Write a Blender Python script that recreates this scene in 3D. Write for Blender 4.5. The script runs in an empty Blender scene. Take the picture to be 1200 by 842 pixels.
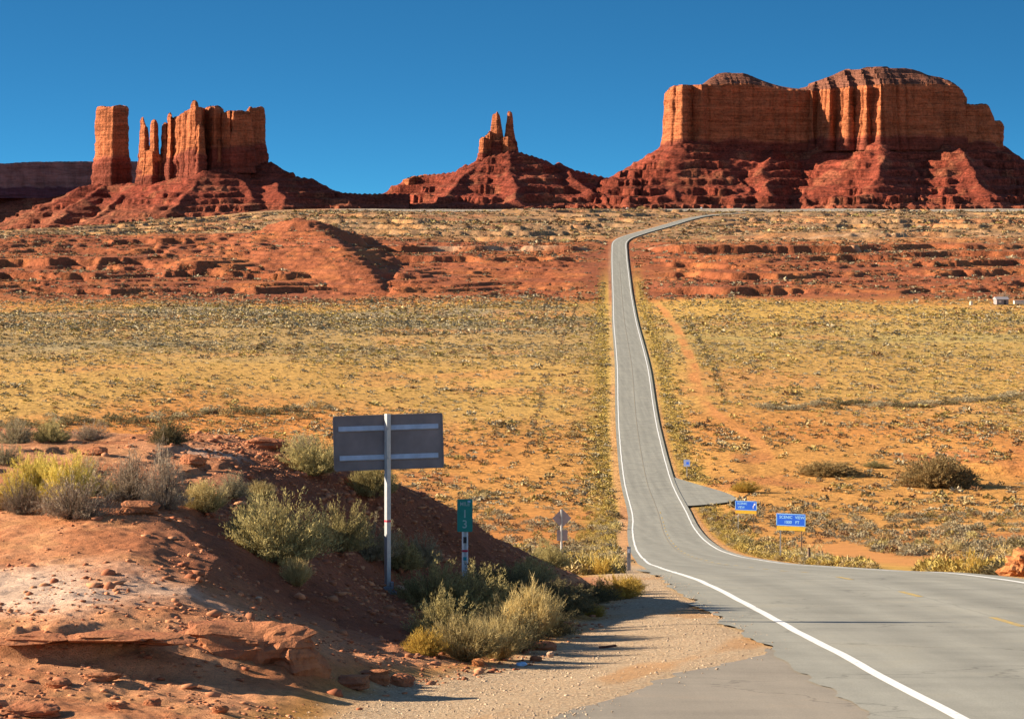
import bpy, bmesh, math, random
import numpy as np
from mathutils import Vector, Matrix

R = math.radians
scene = bpy.context.scene
C = scene.collection

# ------------------------------------------------------------------ camera, sky, sun, exposure
FPX = 3600.0          # focal length in photo pixels (photo is 1200 wide)
cam_d = bpy.data.cameras.new('camera')
cam_d.lens = 36.0 * FPX / 1200.0
cam_d.sensor_width = 36.0
cam_d.shift_y = -181.0 / 1200.0
cam_d.clip_start = 0.5
cam_d.clip_end = 200000.0
cam = bpy.data.objects.new('camera', cam_d)
cam.location = (0, 0, 0)
cam.rotation_euler = (R(90), 0, 0)
C.objects.link(cam)
scene.camera = cam

SUN_EL = R(21.0)
SUN_AZ = R(279.0)      # clockwise from +Y: from the left, a little beyond the view
sun_vec = Vector((math.sin(SUN_AZ) * math.cos(SUN_EL), math.cos(SUN_AZ) * math.cos(SUN_EL), math.sin(SUN_EL)))
world = bpy.data.worlds.new('World')
scene.world = world
world.use_nodes = True
wn = world.node_tree
wn.nodes.clear()
w_out = wn.nodes.new('ShaderNodeOutputWorld')
w_bg = wn.nodes.new('ShaderNodeBackground')
w_sky = wn.nodes.new('ShaderNodeTexSky')
w_sky.sky_type = 'NISHITA'
w_sky.sun_disc = False
w_sky.sun_elevation = SUN_EL
w_sky.sun_rotation = SUN_AZ
w_sky.altitude = 1600.0
w_sky.air_density = 1.0
w_sky.dust_density = 0.25
w_sky.ozone_density = 3.0
w_bg.inputs['Strength'].default_value = 0.056
SKY_TINT = (0.215, 0.71, 0.86, 1)
# clear dry air: square to the sun, over the buttes, the sky is the deep polarised blue of high altitude;
# elsewhere (towards the sun and behind the viewer) it keeps its paler, hazier horizon
w_tc = wn.nodes.new('ShaderNodeTexCoord')
w_map = wn.nodes.new('ShaderNodeVectorMath'); w_map.operation = 'MULTIPLY_ADD'
w_map.inputs[1].default_value = (1.0, 1.0, 4.6); w_map.inputs[2].default_value = (0.0, 0.0, 0.14)
w_nrm = wn.nodes.new('ShaderNodeVectorMath'); w_nrm.operation = 'NORMALIZE'
w_sky2 = wn.nodes.new('ShaderNodeTexSky')
for a_ in ('sky_type', 'sun_disc', 'sun_elevation', 'sun_rotation', 'altitude', 'air_density', 'dust_density', 'ozone_density'):
    setattr(w_sky2, a_, getattr(w_sky, a_))
w_tint = wn.nodes.new('ShaderNodeMix'); w_tint.data_type = 'RGBA'; w_tint.blend_type = 'MULTIPLY'
w_tint.inputs[0].default_value = 1.0; w_tint.inputs[7].default_value = SKY_TINT
w_sep = wn.nodes.new('ShaderNodeSeparateXYZ')
w_rng = wn.nodes.new('ShaderNodeMapRange'); w_rng.interpolation_type = 'SMOOTHSTEP'
w_rng.inputs['From Min'].default_value = 0.55; w_rng.inputs['From Max'].default_value = 0.92
w_mix = wn.nodes.new('ShaderNodeMix'); w_mix.data_type = 'RGBA'
wn.links.new(w_tc.outputs['Generated'], w_map.inputs[0])
wn.links.new(w_map.outputs[0], w_nrm.inputs[0])
wn.links.new(w_nrm.outputs[0], w_sky2.inputs[0])
wn.links.new(w_sky2.outputs[0], w_tint.inputs[6])
wn.links.new(w_tc.outputs['Generated'], w_sep.inputs[0])
wn.links.new(w_sep.outputs['Y'], w_rng.inputs['Value'])
wn.links.new(w_rng.outputs[0], w_mix.inputs[0])
wn.links.new(w_sky.outputs[0], w_mix.inputs[6])
wn.links.new(w_tint.outputs[2], w_mix.inputs[7])
wn.links.new(w_mix.outputs[2], w_bg.inputs[0])
wn.links.new(w_bg.outputs[0], w_out.inputs[0])

sun_d = bpy.data.lights.new('sun', 'SUN')
sun_d.energy = 5.0
sun_d.angle = R(0.5)
sun_d.color = (1.0, 0.84, 0.64)
sun = bpy.data.objects.new('sun', sun_d)
sun.rotation_euler = sun_vec.to_track_quat('Z', 'Y').to_euler()
sun.location = sun_vec * 500
C.objects.link(sun)

scene.view_settings.view_transform = 'Standard'
scene.view_settings.look = 'None'
scene.view_settings.exposure = 1.62
scene.view_settings.gamma = 1.0
scene.view_settings.use_curve_mapping = False

rng = np.random.default_rng(7)

# ------------------------------------------------------------------ noise and curve helpers
def _h(ix, iy, seed):
    n = (ix.astype(np.int64) * 374761393 + iy.astype(np.int64) * 668265263 + seed * 1442695041) & 0xFFFFFFFF
    n = ((n ^ (n >> 13)) * 1274126177) & 0xFFFFFFFF
    n = ((n ^ (n >> 16)) * 2246822519) & 0xFFFFFFFF
    return ((n ^ (n >> 15)) & 0xFFFFFF) / float(0xFFFFFF)

def vn(x, y, seed=0):
    x = np.asarray(x, float); y = np.asarray(y, float)
    x0 = np.floor(x); y0 = np.floor(y)
    fx = x - x0; fy = y - y0
    fx = fx * fx * fx * (fx * (fx * 6 - 15) + 10); fy = fy * fy * fy * (fy * (fy * 6 - 15) + 10)
    a = _h(x0, y0, seed); b = _h(x0 + 1, y0, seed); c = _h(x0, y0 + 1, seed); d = _h(x0 + 1, y0 + 1, seed)
    return (a + (b - a) * fx) * (1 - fy) + (c + (d - c) * fx) * fy      # 0..1

def fbm(x, y, seed=0, octv=4, gain=0.5, lac=2.03):
    t = 0.0; amp = 1.0; n = 0.0
    for k in range(octv):
        t = t + amp * (vn(x, y, seed + 17 * k) * 2 - 1); n += amp
        x = np.asarray(x) * lac + 3.1; y = np.asarray(y) * lac + 7.7; amp *= gain
    return t / n                                                        # -1..1

def ridged(x, y, seed=0, octv=3):
    t = 0.0; amp = 1.0; n = 0.0
    for k in range(octv):
        t = t + amp * (1 - np.abs(vn(x, y, seed + 31 * k) * 2 - 1)); n += amp
        x = np.asarray(x) * 2.1 + 1.3; y = np.asarray(y) * 2.1 + 5.9; amp *= 0.5
    return t / n                                                        # 0..1, crests near 1

def sst(a, b, x):
    t = np.clip((np.asarray(x, float) - a) / (b - a), 0, 1)
    return t * t * (3 - 2 * t)

def pchip(xs, ys):
    xs = np.array(xs, float); ys = np.array(ys, float)
    h = np.diff(xs); dl = np.diff(ys) / h
    m = np.zeros_like(xs)
    for i in range(1, len(xs) - 1):
        if dl[i - 1] * dl[i] > 0:
            w1 = 2 * h[i] + h[i - 1]; w2 = h[i] + 2 * h[i - 1]
            m[i] = (w1 + w2) / (w1 / dl[i - 1] + w2 / dl[i])
    m[0] = dl[0]; m[-1] = dl[-1]
    def f(x):
        x = np.asarray(x, float)
        i = np.clip(np.searchsorted(xs, x) - 1, 0, len(xs) - 2)
        t = (x - xs[i]) / h[i]
        lo = t < 0; hi = t > 1
        tc = np.clip(t, 0, 1)
        r = (ys[i] * (1 + 2 * tc) * (1 - tc) ** 2 + h[i] * m[i] * tc * (1 - tc) ** 2
             + ys[i + 1] * tc * tc * (3 - 2 * tc) + h[i] * m[i + 1] * tc * tc * (tc - 1))
        r = np.where(lo, ys[0] + m[0] * (x - xs[0]), r)
        return np.where(hi, ys[-1] + m[-1] * (x - xs[-1]), r)
    return f

# ------------------------------------------------------------------ object helpers
def link(o, parent=None):
    C.objects.link(o)
    if parent is not None:
        o.parent = parent
    return o

def tag(o, label=None, cat=None, group=None, kind=None):
    if label: o['label'] = label
    if cat: o['category'] = cat
    if group: o['group'] = group
    if kind: o['kind'] = kind
    return o

def empty(name, loc, rz=0.0):
    o = bpy.data.objects.new(name, None)
    o.empty_display_size = 0.2
    o.location = loc
    o.rotation_euler = (0, 0, rz)
    return link(o)

def np_mesh(name, V, faces, mat, smooth=False, col=None, uv=None, extra=None):
    """faces: int array (n,3) or (n,4)"""
    me = bpy.data.meshes.new(name)
    V = np.asarray(V, np.float32); F = np.asarray(faces, np.int32)
    k = F.shape[1]
    me.vertices.add(len(V)); me.vertices.foreach_set('co', V.ravel())
    me.loops.add(F.size); me.loops.foreach_set('vertex_index', F.ravel())
    me.polygons.add(len(F))
    me.polygons.foreach_set('loop_start', np.arange(0, F.size, k, dtype=np.int32))
    me.polygons.foreach_set('loop_total', np.full(len(F), k, np.int32))
    if smooth:
        me.polygons.foreach_set('use_smooth', np.ones(len(F), bool))
    if col is not None:
        a = me.color_attributes.new('Col', 'FLOAT_COLOR', 'POINT')
        cc = np.ones((len(V), 4), np.float32); cc[:, :col.shape[1]] = col
        a.data.foreach_set('color', cc.ravel())
    for nm, arr in (extra or {}).items():
        a = me.attributes.new(nm, 'FLOAT', 'POINT')
        a.data.foreach_set('value', np.asarray(arr, np.float32))
    me.update()
    if mat: me.materials.append(mat)
    return me

def np_obj(name, V, F, mat, parent=None, **kw):
    return link(bpy.data.objects.new(name, np_mesh(name, V, F, mat, **kw)), parent)

def grid_faces(nr, nc, wrap=False):
    i = np.arange(nr - 1)[:, None]; j = np.arange(nc if wrap else nc - 1)[None, :]
    j2 = (j + 1) % nc
    a = i * nc + j; b = i * nc + j2; c = (i + 1) * nc + j2; d = (i + 1) * nc + j
    return np.stack([a + 0 * b, b, c, d + 0 * b], -1).reshape(-1, 4)

def bm_obj(name, bm, mat, parent=None, smooth=False):
    me = bpy.data.meshes.new(name)
    bm.normal_update()
    bm.to_mesh(me); bm.free()
    if smooth:
        for p in me.polygons: p.use_smooth = True
    if mat: me.materials.append(mat)
    return link(bpy.data.objects.new(name, me), parent)

def add_box(bm, cx, cy, cz, sx, sy, sz, bevel=0.0, rot=None):
    r = bmesh.ops.create_cube(bm, size=1.0)
    vs = r['verts']
    bmesh.ops.scale(bm, vec=(sx, sy, sz), verts=vs)
    if bevel > 0:
        es = list({e for v in vs for e in v.link_edges})
        rb = bmesh.ops.bevel(bm, geom=es, offset=bevel, segments=2, affect='EDGES', profile=0.5)
        vs = list({v for f in rb['faces'] for v in f.verts} | {v for v in vs if v.is_valid})
    if rot is not None:
        bmesh.ops.rotate(bm, cent=(0, 0, 0), matrix=rot, verts=vs)
    bmesh.ops.translate(bm, vec=(cx, cy, cz), verts=vs)
    return vs

def add_cyl(bm, p0, p1, r0, r1=None, seg=10):
    p0 = Vector(p0); p1 = Vector(p1); d = p1 - p0
    q = d.to_track_quat('Z', 'Y').to_matrix().to_4x4()
    m = Matrix.Translation((p0 + p1) / 2) @ q
    return bmesh.ops.create_cone(bm, cap_ends=True, segments=seg, radius1=r0, radius2=r0 if r1 is None else r1, depth=d.length, matrix=m)['verts']

def copy_tree(o, parent=None):
    c = o.copy(); C.objects.link(c)
    if parent is not None: c.parent = parent
    for ch in list(o.children): copy_tree(ch, c)
    return c

# ------------------------------------------------------------------ materials
def new_mat(name):
    m = bpy.data.materials.new(name); m.use_nodes = True
    nt = m.node_tree; nt.nodes.clear()
    out = nt.nodes.new('ShaderNodeOutputMaterial')
    b = nt.nodes.new('ShaderNodeBsdfPrincipled')
    nt.links.new(b.outputs[0], out.inputs[0])
    return m, nt, b

def N(nt, typ, **kw):
    n = nt.nodes.new(typ)
    for k, v in kw.items(): setattr(n, k, v)
    return n

def noise(nt, scale, detail=6, rough=0.6, vec=None, dim='3D'):
    n = N(nt, 'ShaderNodeTexNoise', noise_dimensions=dim)
    n.inputs['Scale'].default_value = scale; n.inputs['Detail'].default_value = detail; n.inputs['Roughness'].default_value = rough
    if vec is not None: nt.links.new(vec, n.inputs['Vector'])
    return n

def ramp(nt, fac, stops):
    r = N(nt, 'ShaderNodeValToRGB')
    cr = r.color_ramp
    while len(cr.elements) < len(stops): cr.elements.new(0.5)
    for e, (p, c) in zip(cr.elements, stops):
        e.position = p; e.color = (c, c, c, 1) if isinstance(c, (int, float)) else (*c, 1)
    nt.links.new(fac, r.inputs[0])
    return r

def mix(nt, a, b, fac, mode='MIX'):
    m = N(nt, 'ShaderNodeMix', data_type='RGBA', blend_type=mode)
    for sock, v in ((m.inputs[6], a), (m.inputs[7], b), (m.inputs[0], fac)):
        if isinstance(v, bpy.types.NodeSocket): nt.links.new(v, sock)
        elif isinstance(v, (int, float)): sock.default_value = v
        else: sock.default_value = (*v, 1)
    return m.outputs[2]

def math_n(nt, op, a, b=None):
    m = N(nt, 'ShaderNodeMath', operation=op)
    for s, v in ((m.inputs[0], a), (m.inputs[1], b)):
        if v is None: continue
        if isinstance(v, bpy.types.NodeSocket): nt.links.new(v, s)
        else: s.default_value = v
    return m.outputs[0]

def mathclamp(nt, near):
    return math_n(nt, 'MULTIPLY', math_n(nt, 'SUBTRACT', 1.0, near), 0.8)

def bump(nt, bsdf, height, dist, strength=1.0, prev=None):
    b = N(nt, 'ShaderNodeBump')
    if isinstance(strength, bpy.types.NodeSocket): nt.links.new(strength, b.inputs['Strength'])
    else: b.inputs['Strength'].default_value = strength
    b.inputs['Distance'].default_value = dist
    nt.links.new(height, b.inputs['Height'])
    if prev is not None: nt.links.new(prev, b.inputs['Normal'])
    nt.links.new(b.outputs[0], bsdf.inputs['Normal'])
    return b.outputs[0]

def mat_ground():
    m, nt, b = new_mat('desert_ground')
    b.inputs['Roughness'].default_value = 0.95; b.inputs['Specular IOR Level'].default_value = 0.1
    col = N(nt, 'ShaderNodeVertexColor', layer_name='Col').outputs[0]
    gr = N(nt, 'ShaderNodeAttribute', attribute_name='grav').outputs['Fac']
    near = N(nt, 'ShaderNodeAttribute', attribute_name='near').outputs['Fac']
    pos = N(nt, 'ShaderNodeNewGeometry').outputs['Position']
    n1 = noise(nt, 9.0, 8, 0.65, pos)
    n2 = noise(nt, 60.0, 4, 0.6, pos)
    n3 = noise(nt, 0.35, 6, 0.65, pos)
    r1 = ramp(nt, n1.outputs[0], [(0.30, 0.55), (0.45, 0.95), (0.6, 1.1), (0.72, 1.35)])
    r2 = ramp(nt, n2.outputs[0], [(0.34, 0.60), (0.5, 1.0), (0.66, 1.35)])
    r3 = ramp(nt, n3.outputs[0], [(0.3, 0.82), (0.5, 1.0), (0.72, 1.15)])
    c1 = mix(nt, col, r1.outputs[0], mix(nt, (0.15,)*3, (0.8,)*3, near), 'MULTIPLY')
    c1 = mix(nt, c1, r2.outputs[0], math_n(nt, 'MULTIPLY', near, 0.55), 'MULTIPLY')
    n4 = noise(nt, 1.1, 5, 0.7, pos)
    r4 = ramp(nt, n4.outputs[0], [(0.32, 0.62), (0.47, 0.95), (0.62, 1.22)])
    c1 = mix(nt, c1, r4.outputs[0], mix(nt, (0.9,)*3, (0.35,)*3, near), 'MULTIPLY')
    c2 = mix(nt, c1, r3.outputs[0], 0.9, 'MULTIPLY')
    # loose gravel: pale, grey and rusty stones a few centimetres wide
    vo = N(nt, 'ShaderNodeTexVoronoi'); vo.inputs['Scale'].default_value = 26.0
    nt.links.new(pos, vo.inputs['Vector'])
    st = N(nt, 'ShaderNodeSeparateColor'); nt.links.new(vo.outputs['Color'], st.inputs[0])
    stone = ramp(nt, st.outputs[0], [(0.0, (0.25, 0.18, 0.12)), (0.3, (0.45, 0.33, 0.21)), (0.6, (0.55, 0.42, 0.27)), (0.82, (0.47, 0.27, 0.14)), (1.0, (0.62, 0.50, 0.36))])
    gm = math_n(nt, 'MULTIPLY', gr, 0.72)
    c3 = mix(nt, c2, stone.outputs[0], gm)
    nt.links.new(c3, b.inputs['Base Color'])
    h0 = bump(nt, b, n3.outputs[0], 1.6, mathclamp(nt, near))
    h1 = bump(nt, b, n1.outputs[0], 0.10, 0.8, h0)
    h2 = bump(nt, b, n2.outputs[0], 0.035, 0.9, h1)
    vd = math_n(nt, 'MULTIPLY', math_n(nt, 'SUBTRACT', 0.6, vo.outputs['Distance']), gr)
    bump(nt, b, vd, 0.02, 0.8, h2)
    return m

def mat_rock(name, zscale, streak=1.0, red=0.0, speck=0.0):
    """sandstone of the buttes: horizontal beds, dark vertical streaks, red scree"""
    m, nt, b = new_mat(name)
    b.inputs['Roughness'].default_value = 0.95; b.inputs['Specular IOR Level'].default_value = 0.1
    pos = N(nt, 'ShaderNodeNewGeometry').outputs['Position']
    sx = N(nt, 'ShaderNodeMapping'); sx.inputs['Scale'].default_value = (0.002, 0.002, zscale); nt.links.new(pos, sx.inputs[0])
    beds = noise(nt, 1.0, 6, 0.7, sx.outputs[0])
    sv = N(nt, 'ShaderNodeMapping'); sv.inputs['Scale'].default_value = (0.035, 0.035, 0.007); nt.links.new(pos, sv.inputs[0])
    strk = noise(nt, 1.0, 6, 0.65, sv.outputs[0])
    blot = noise(nt, 0.02, 6, 0.65, pos)
    col = N(nt, 'ShaderNodeVertexColor', layer_name='Col').outputs[0]
    rb = ramp(nt, beds.outputs[0], [(0.36, 0.7), (0.41, 1.08), (0.47, 0.95), (0.49, 0.62), (0.51, 1.0), (0.57, 1.2), (0.60, 0.8), (0.66, 1.1)])
    rs = ramp(nt, strk.outputs[0], [(0.3, 0.62), (0.5, 1.0), (0.7, 1.12)])
    rl = ramp(nt, blot.outputs[0], [(0.3, 0.75), (0.5, 1.0), (0.7, 1.2)])
    c = mix(nt, col, rb.outputs[0], 0.8, 'MULTIPLY')
    c = mix(nt, c, rs.outputs[0], streak, 'MULTIPLY')
    c = mix(nt, c, rl.outputs[0], 0.9, 'MULTIPLY')
    fine = noise(nt, 0.16, 6, 0.7, pos)
    if speck > 0:
        rf = ramp(nt, fine.outputs[0], [(0.36, 0.45), (0.5, 1.0), (0.66, 1.35)])
        c = mix(nt, c, rf.outputs[0], speck, 'MULTIPLY')
    nt.links.new(c, b.inputs['Base Color'])
    h = bump(nt, b, rb.outputs[0], 2.5, 0.8)
    h = bump(nt, b, strk.outputs[0], 6.0, 0.5 * streak, h)
    bump(nt, b, fine.outputs[0], 5.0, 0.9, h)
    return m

def mat_asphalt(name, base, warm):
    m, nt, b = new_mat(name)
    b.inputs['Roughness'].default_value = 0.85; b.inputs['Specular IOR Level'].default_value = 0.25
    pos = N(nt, 'ShaderNodeNewGeometry').outputs['Position']
    n1 = noise(nt, 0.5, 5, 0.6, pos); n2 = noise(nt, 45.0, 3, 0.7, pos)
    mp = N(nt, 'ShaderNodeMapping'); mp.inputs['Scale'].default_value = (1.3, 0.02, 0.02); nt.links.new(pos, mp.inputs[0])
    n3 = noise(nt, 1.0, 4, 0.6, mp.outputs[0])
    a = np.array(base)
    r1 = ramp(nt, n1.outputs[0], [(0.3, tuple(a * 0.80)), (0.55, tuple(a)), (0.72, tuple(np.array(warm)))])
    r2 = ramp(nt, n2.outputs[0], [(0.3, 0.72), (0.5, 1.0), (0.7, 1.25)])
    r3 = ramp(nt, n3.outputs[0], [(0.3, 0.86), (0.7, 1.12)])
    c = mix(nt, r1.outputs[0], r2.outputs[0], 0.8, 'MULTIPLY')
    c = mix(nt, c, r3.outputs[0], 0.9, 'MULTIPLY')
    lat = N(nt, 'ShaderNodeAttribute', attribute_name='lat').outputs['Fac']
    wn_ = noise(nt, 0.25, 3, 0.5, pos)
    latw = math_n(nt, 'ADD', lat, math_n(nt, 'MULTIPLY', math_n(nt, 'SUBTRACT', wn_.outputs[0], 0.5), 0.10))
    tr = ramp(nt, latw, [(0.0, 1.0), (0.13, 1.05), (0.20, 0.90), (0.30, 1.0), (0.38, 0.90), (0.47, 1.08), (0.53, 1.08), (0.62, 0.90), (0.70, 1.0), (0.80, 0.90), (0.87, 1.05)])
    c = mix(nt, c, tr.outputs[0], 0.8, 'MULTIPLY')
    seam = ramp(nt, latw, [(0.507, 1.0), (0.511, 0.6), (0.515, 1.0)])
    c = mix(nt, c, seam.outputs[0], 0.6, 'MULTIPLY')
    mq = N(nt, 'ShaderNodeMapping'); mq.inputs['Scale'].default_value = (0.012, 0.09, 0.02); nt.links.new(pos, mq.inputs[0])
    n5 = noise(nt, 1.0, 8, 0.75, mq.outputs[0])
    tc_ = ramp(nt, n5.outputs[0], [(0.494, 1.0), (0.499, 0.62), (0.504, 1.0)])
    c = mix(nt, c, tc_.outputs[0], 0.22, 'MULTIPLY')
    # cracks
    vo = N(nt, 'ShaderNodeTexVoronoi', feature='DISTANCE_TO_EDGE'); vo.inputs['Scale'].default_value = 0.16
    wv = noise(nt, 0.7, 4, 0.6, pos)
    vadd = N(nt, 'ShaderNodeVectorMath', operation='MULTIPLY_ADD'); nt.links.new(wv.outputs[1], vadd.inputs[0]); vadd.inputs[1].default_value = (2.2, 2.2, 0); nt.links.new(pos, vadd.inputs[2])
    nt.links.new(vadd.outputs[0], vo.inputs['Vector'])
    ck = ramp(nt, vo.outputs['Distance'], [(0.0, 0.55), (0.004, 0.75), (0.007, 1.0)])
    c = mix(nt, c, ck.outputs[0], 0.75, 'MULTIPLY')
    nt.links.new(c, b.inputs['Base Color'])
    bump(nt, b, n2.outputs[0], 0.008, 0.5)
    return m

def mat_paint(name, colr, worn=0.45, scale=14.0, wear_col=(0.2, 0.19, 0.18)):
    m, nt, b = new_mat(name)
    b.inputs['Roughness'].default_value = 0.7
    pos = N(nt, 'ShaderNodeNewGeometry').outputs['Position']
    n = noise(nt, scale, 6, 0.7, pos)
    f = ramp(nt, n.outputs[0], [(worn - 0.1, 1.0), (worn + 0.02, 0.0)])
    nt.links.new(mix(nt, colr, wear_col, f.outputs[0]), b.inputs['Base Color'])
    return m

def mat_plain(name, colr, rough=0.6, metal=0.0, var=0.15, scale=8.0, spec=0.4):
    m, nt, b = new_mat(name)
    b.inputs['Roughness'].default_value = rough; b.inputs['Metallic'].default_value = metal; b.inputs['Specular IOR Level'].default_value = spec
    tc = N(nt, 'ShaderNodeTexCoord').outputs['Object']
    n = noise(nt, scale, 5, 0.6, tc)
    a = np.array(colr)
    r = ramp(nt, n.outputs[0], [(0.3, tuple(a * (1 - var))), (0.7, tuple(np.minimum(a * (1 + var), 1)))])
    nt.links.new(r.outputs[0], b.inputs['Base Color'])
    return m

def mat_leaf(name, ca, cb, trans=0.25, objvar=0.25):
    """foliage: 'shade' picks between two leaf colours; every plant is a little different"""
    m, nt, b = new_mat(name)
    b.inputs['Roughness'].default_value = 0.9; b.inputs['Specular IOR Level'].default_value = 0.15
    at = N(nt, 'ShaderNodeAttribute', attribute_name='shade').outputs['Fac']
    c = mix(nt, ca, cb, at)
    oi = N(nt, 'ShaderNodeObjectInfo').outputs['Random']
    rv = ramp(nt, oi, [(0.0, 1 - objvar), (1.0, 1 + objvar)])
    c = mix(nt, c, rv.outputs[0], 1.0, 'MULTIPLY')
    nt.links.new(c, b.inputs['Base Color'])
    if trans > 0:
        t = N(nt, 'ShaderNodeBsdfTranslucent'); nt.links.new(c, t.inputs[0])
        ms = N(nt, 'ShaderNodeMixShader'); ms.inputs[0].default_value = trans
        out = [n for n in nt.nodes if n.type == 'OUTPUT_MATERIAL'][0]
        nt.links.new(b.outputs[0], ms.inputs[1]); nt.links.new(t.outputs[0], ms.inputs[2]); nt.links.new(ms.outputs[0], out.inputs[0])
    return m

def mat_scrub(name):
    m, nt, b = new_mat(name)
    b.inputs['Roughness'].default_value = 0.95; b.inputs['Specular IOR Level'].default_value = 0.1
    col = N(nt, 'ShaderNodeVertexColor', layer_name='Col').outputs[0]
    nt.links.new(col, b.inputs['Base Color'])
    return m
# ------------------------------------------------------------------ the lie of the land (X right, Y away from the viewer, Z up from eye height)
road_z = pchip([0, 10, 30, 78, 100, 130, 165, 200, 235, 288, 348, 408, 486, 588, 746, 1000, 1224, 1450, 1700, 1800, 2100, 2600, 3000, 3280],
               [-2.2, -3.17, -5.0, -9.4, -11.9, -15.3, -19.25, -23.06, -26.8, -32.0, -37.0, -41.0, -43.0, -42.5, -39.0, -38.3, -37.0, -29.4, -21.0, -19.0, -15.2, -8.9, -7.6, -6.9])
road_x = pchip([0, 30, 78, 100, 130, 165, 200, 235, 288, 348, 408, 486, 588, 746, 1000, 1224, 1600, 1700, 1760, 1850, 2100, 2600, 3000, 3280],
               [8.0, 8.0, 8.02, 8.73, 9.8, 11.0, 12.25, 13.45, 15.2, 17.3, 19.6, 21.3, 24.1, 29.2, 36.8, 44.0, 55.8, 59.5, 63.5, 73.0, 102.0, 166.0, 232.0, 290.0])
land_z = pchip([0, 10, 30, 78, 100, 130, 165, 200, 235, 288, 348, 408, 486, 588, 746, 1000, 1224, 1450, 1700, 1800, 2100, 2600, 3000, 3298, 3312, 3450, 4200, 6500, 9000, 60000],
               [-2.2, -3.17, -5.0, -9.4, -11.9, -15.3, -19.25, -23.06, -26.8, -32.0, -37.0, -41.0, -43.0, -42.5, -39.0, -38.3, -37.0, -29.4, -21.0, -19.0, -15.2, -8.9, -7.8, -7.3, -4.7, -5.2, -9.0, -60.0, -80.0, -90.0])
HALF = 4.25                       # half width of the paved road
left_edge = pchip([0, 24, 30, 33, 37, 40, 42, 44, 52, 60, 78, 110, 400], [-1.5, -0.6, 0.35, 1.15, 2.0, 3.0, 3.46, 3.52, 3.42, 3.42, 3.65, 4.3, 4.3])
mound_edge = pchip([0, 26, 30, 36, 40, 48, 68, 85, 110], [-4.0, -3.2, -2.25, -1.2, 0.0, 1.0, 2.6, 3.3, 3.6])

MD = [22, 26, 29, 31.2, 33.25, 33.6, 35, 38, 45, 51, 55, 58, 62, 67, 74, 84]
MXS = [-30, -14, -9, -7.5, -6, -5, -4, -3, -2, -1, 0, 1, 2, 3.2]
MH = [  # depth below the eye of the red mound on the left
 [4.30, 4.30, 4.3, 4.3, 4.3, 4.3, 4.3, 4.3, 4.3, 4.3, 4.3, 4.3, 4.3, 4.3],
 [4.50, 4.55, 4.6, 4.6, 4.6, 4.6, 4.6, 4.6, 4.63, 4.7, 4.7, 4.7, 4.7, 4.7],
 [4.60, 4.70, 4.8, 4.85, 4.85, 4.85, 4.85, 4.88, 4.93, 5.0, 5.0, 5.0, 5.0, 5.0],
 [4.70, 4.75, 4.85, 4.90, 4.92, 4.90, 4.98, 5.05, 5.10, 5.15, 5.2, 5.2, 5.2, 5.2],
 [4.74, 4.80, 4.92, 4.95, 4.95, 4.95, 5.10, 5.22, 5.25, 5.32, 5.32, 5.3, 5.3, 5.3],
 [4.60, 4.85, 4.85, 4.76, 4.70, 4.64, 4.92, 5.20, 5.30, 5.38, 5.4, 5.4, 5.4, 5.4],
 [4.60, 4.85, 4.85, 4.76, 4.68, 4.60, 4.70, 4.84, 5.22, 5.45, 5.5, 5.5, 5.5, 5.5],
 [4.60, 4.85, 4.85, 4.76, 4.66, 4.60, 4.74, 5.14, 5.56, 5.70, 5.78, 5.8, 5.8, 5.8],
 [4.50, 4.70, 4.68, 4.54, 4.42, 4.50, 4.92, 5.56, 6.10, 6.36, 6.42, 6.42, 6.45, 6.45],
 [4.15, 4.15, 4.2, 4.23, 4.30, 4.48, 4.85, 5.55, 6.45, 6.76, 6.84, 6.92, 6.98, 7.0],
 [4.20, 4.20, 4.22, 4.25, 4.32, 4.45, 4.72, 5.20, 6.00, 6.64, 6.95, 7.1, 7.25, 7.3],
 [4.35, 4.30, 4.28, 4.30, 4.33, 4.45, 4.65, 4.98, 5.42, 5.95, 6.65, 7.25, 7.5, 7.65],
 [5.10, 5.10, 5.1, 5.1, 5.1, 5.2, 5.35, 5.62, 6.0, 6.4, 6.9, 7.4, 7.85, 8.1],
 [6.50, 6.50, 6.5, 6.5, 6.5, 6.6, 6.75, 6.95, 7.2, 7.5, 7.8, 8.1, 8.4, 8.6],
 [9.00, 9.00, 9.0, 9.0, 9.0, 9.0, 9.0, 9.1, 9.1, 9.2, 9.25, 9.3, 9.3, 9.3],
 [13.0, 13.0, 13., 13., 13., 12.8, 12.5, 12.3, 12.0, 11.7, 11.4, 11.1, 10.9, 10.5]]
MH = np.array(MH)
_mcol = None
def mound_h(X, Y):
    """smooth interpolation of the table: pchip along Y for every column, then linear-smooth along X"""
    cols = np.stack([pchip(MD, MH[:, j])(Y) for j in range(len(MXS))])
    xs = np.array(MXS)
    i = np.clip(np.searchsorted(xs, X) - 1, 0, len(xs) - 2)
    t = np.clip((X - xs[i]) / (xs[i + 1] - xs[i]), 0, 1)
    ar = np.arange(X.size)
    Xr = X.ravel(); ir = i.ravel(); tr = t.ravel(); cr = cols.reshape(len(MXS), -1)
    p1 = cr[ir, ar]; p2 = cr[np.minimum(ir + 1, len(xs) - 1), ar]
    return (p1 + (p2 - p1) * tr).reshape(X.shape)

def terrace(z, T, w):
    q = z / T; f = np.floor(q); r = q - f
    return T * (f + sst(0.5 - w, 0.5 + w, r))

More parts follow.
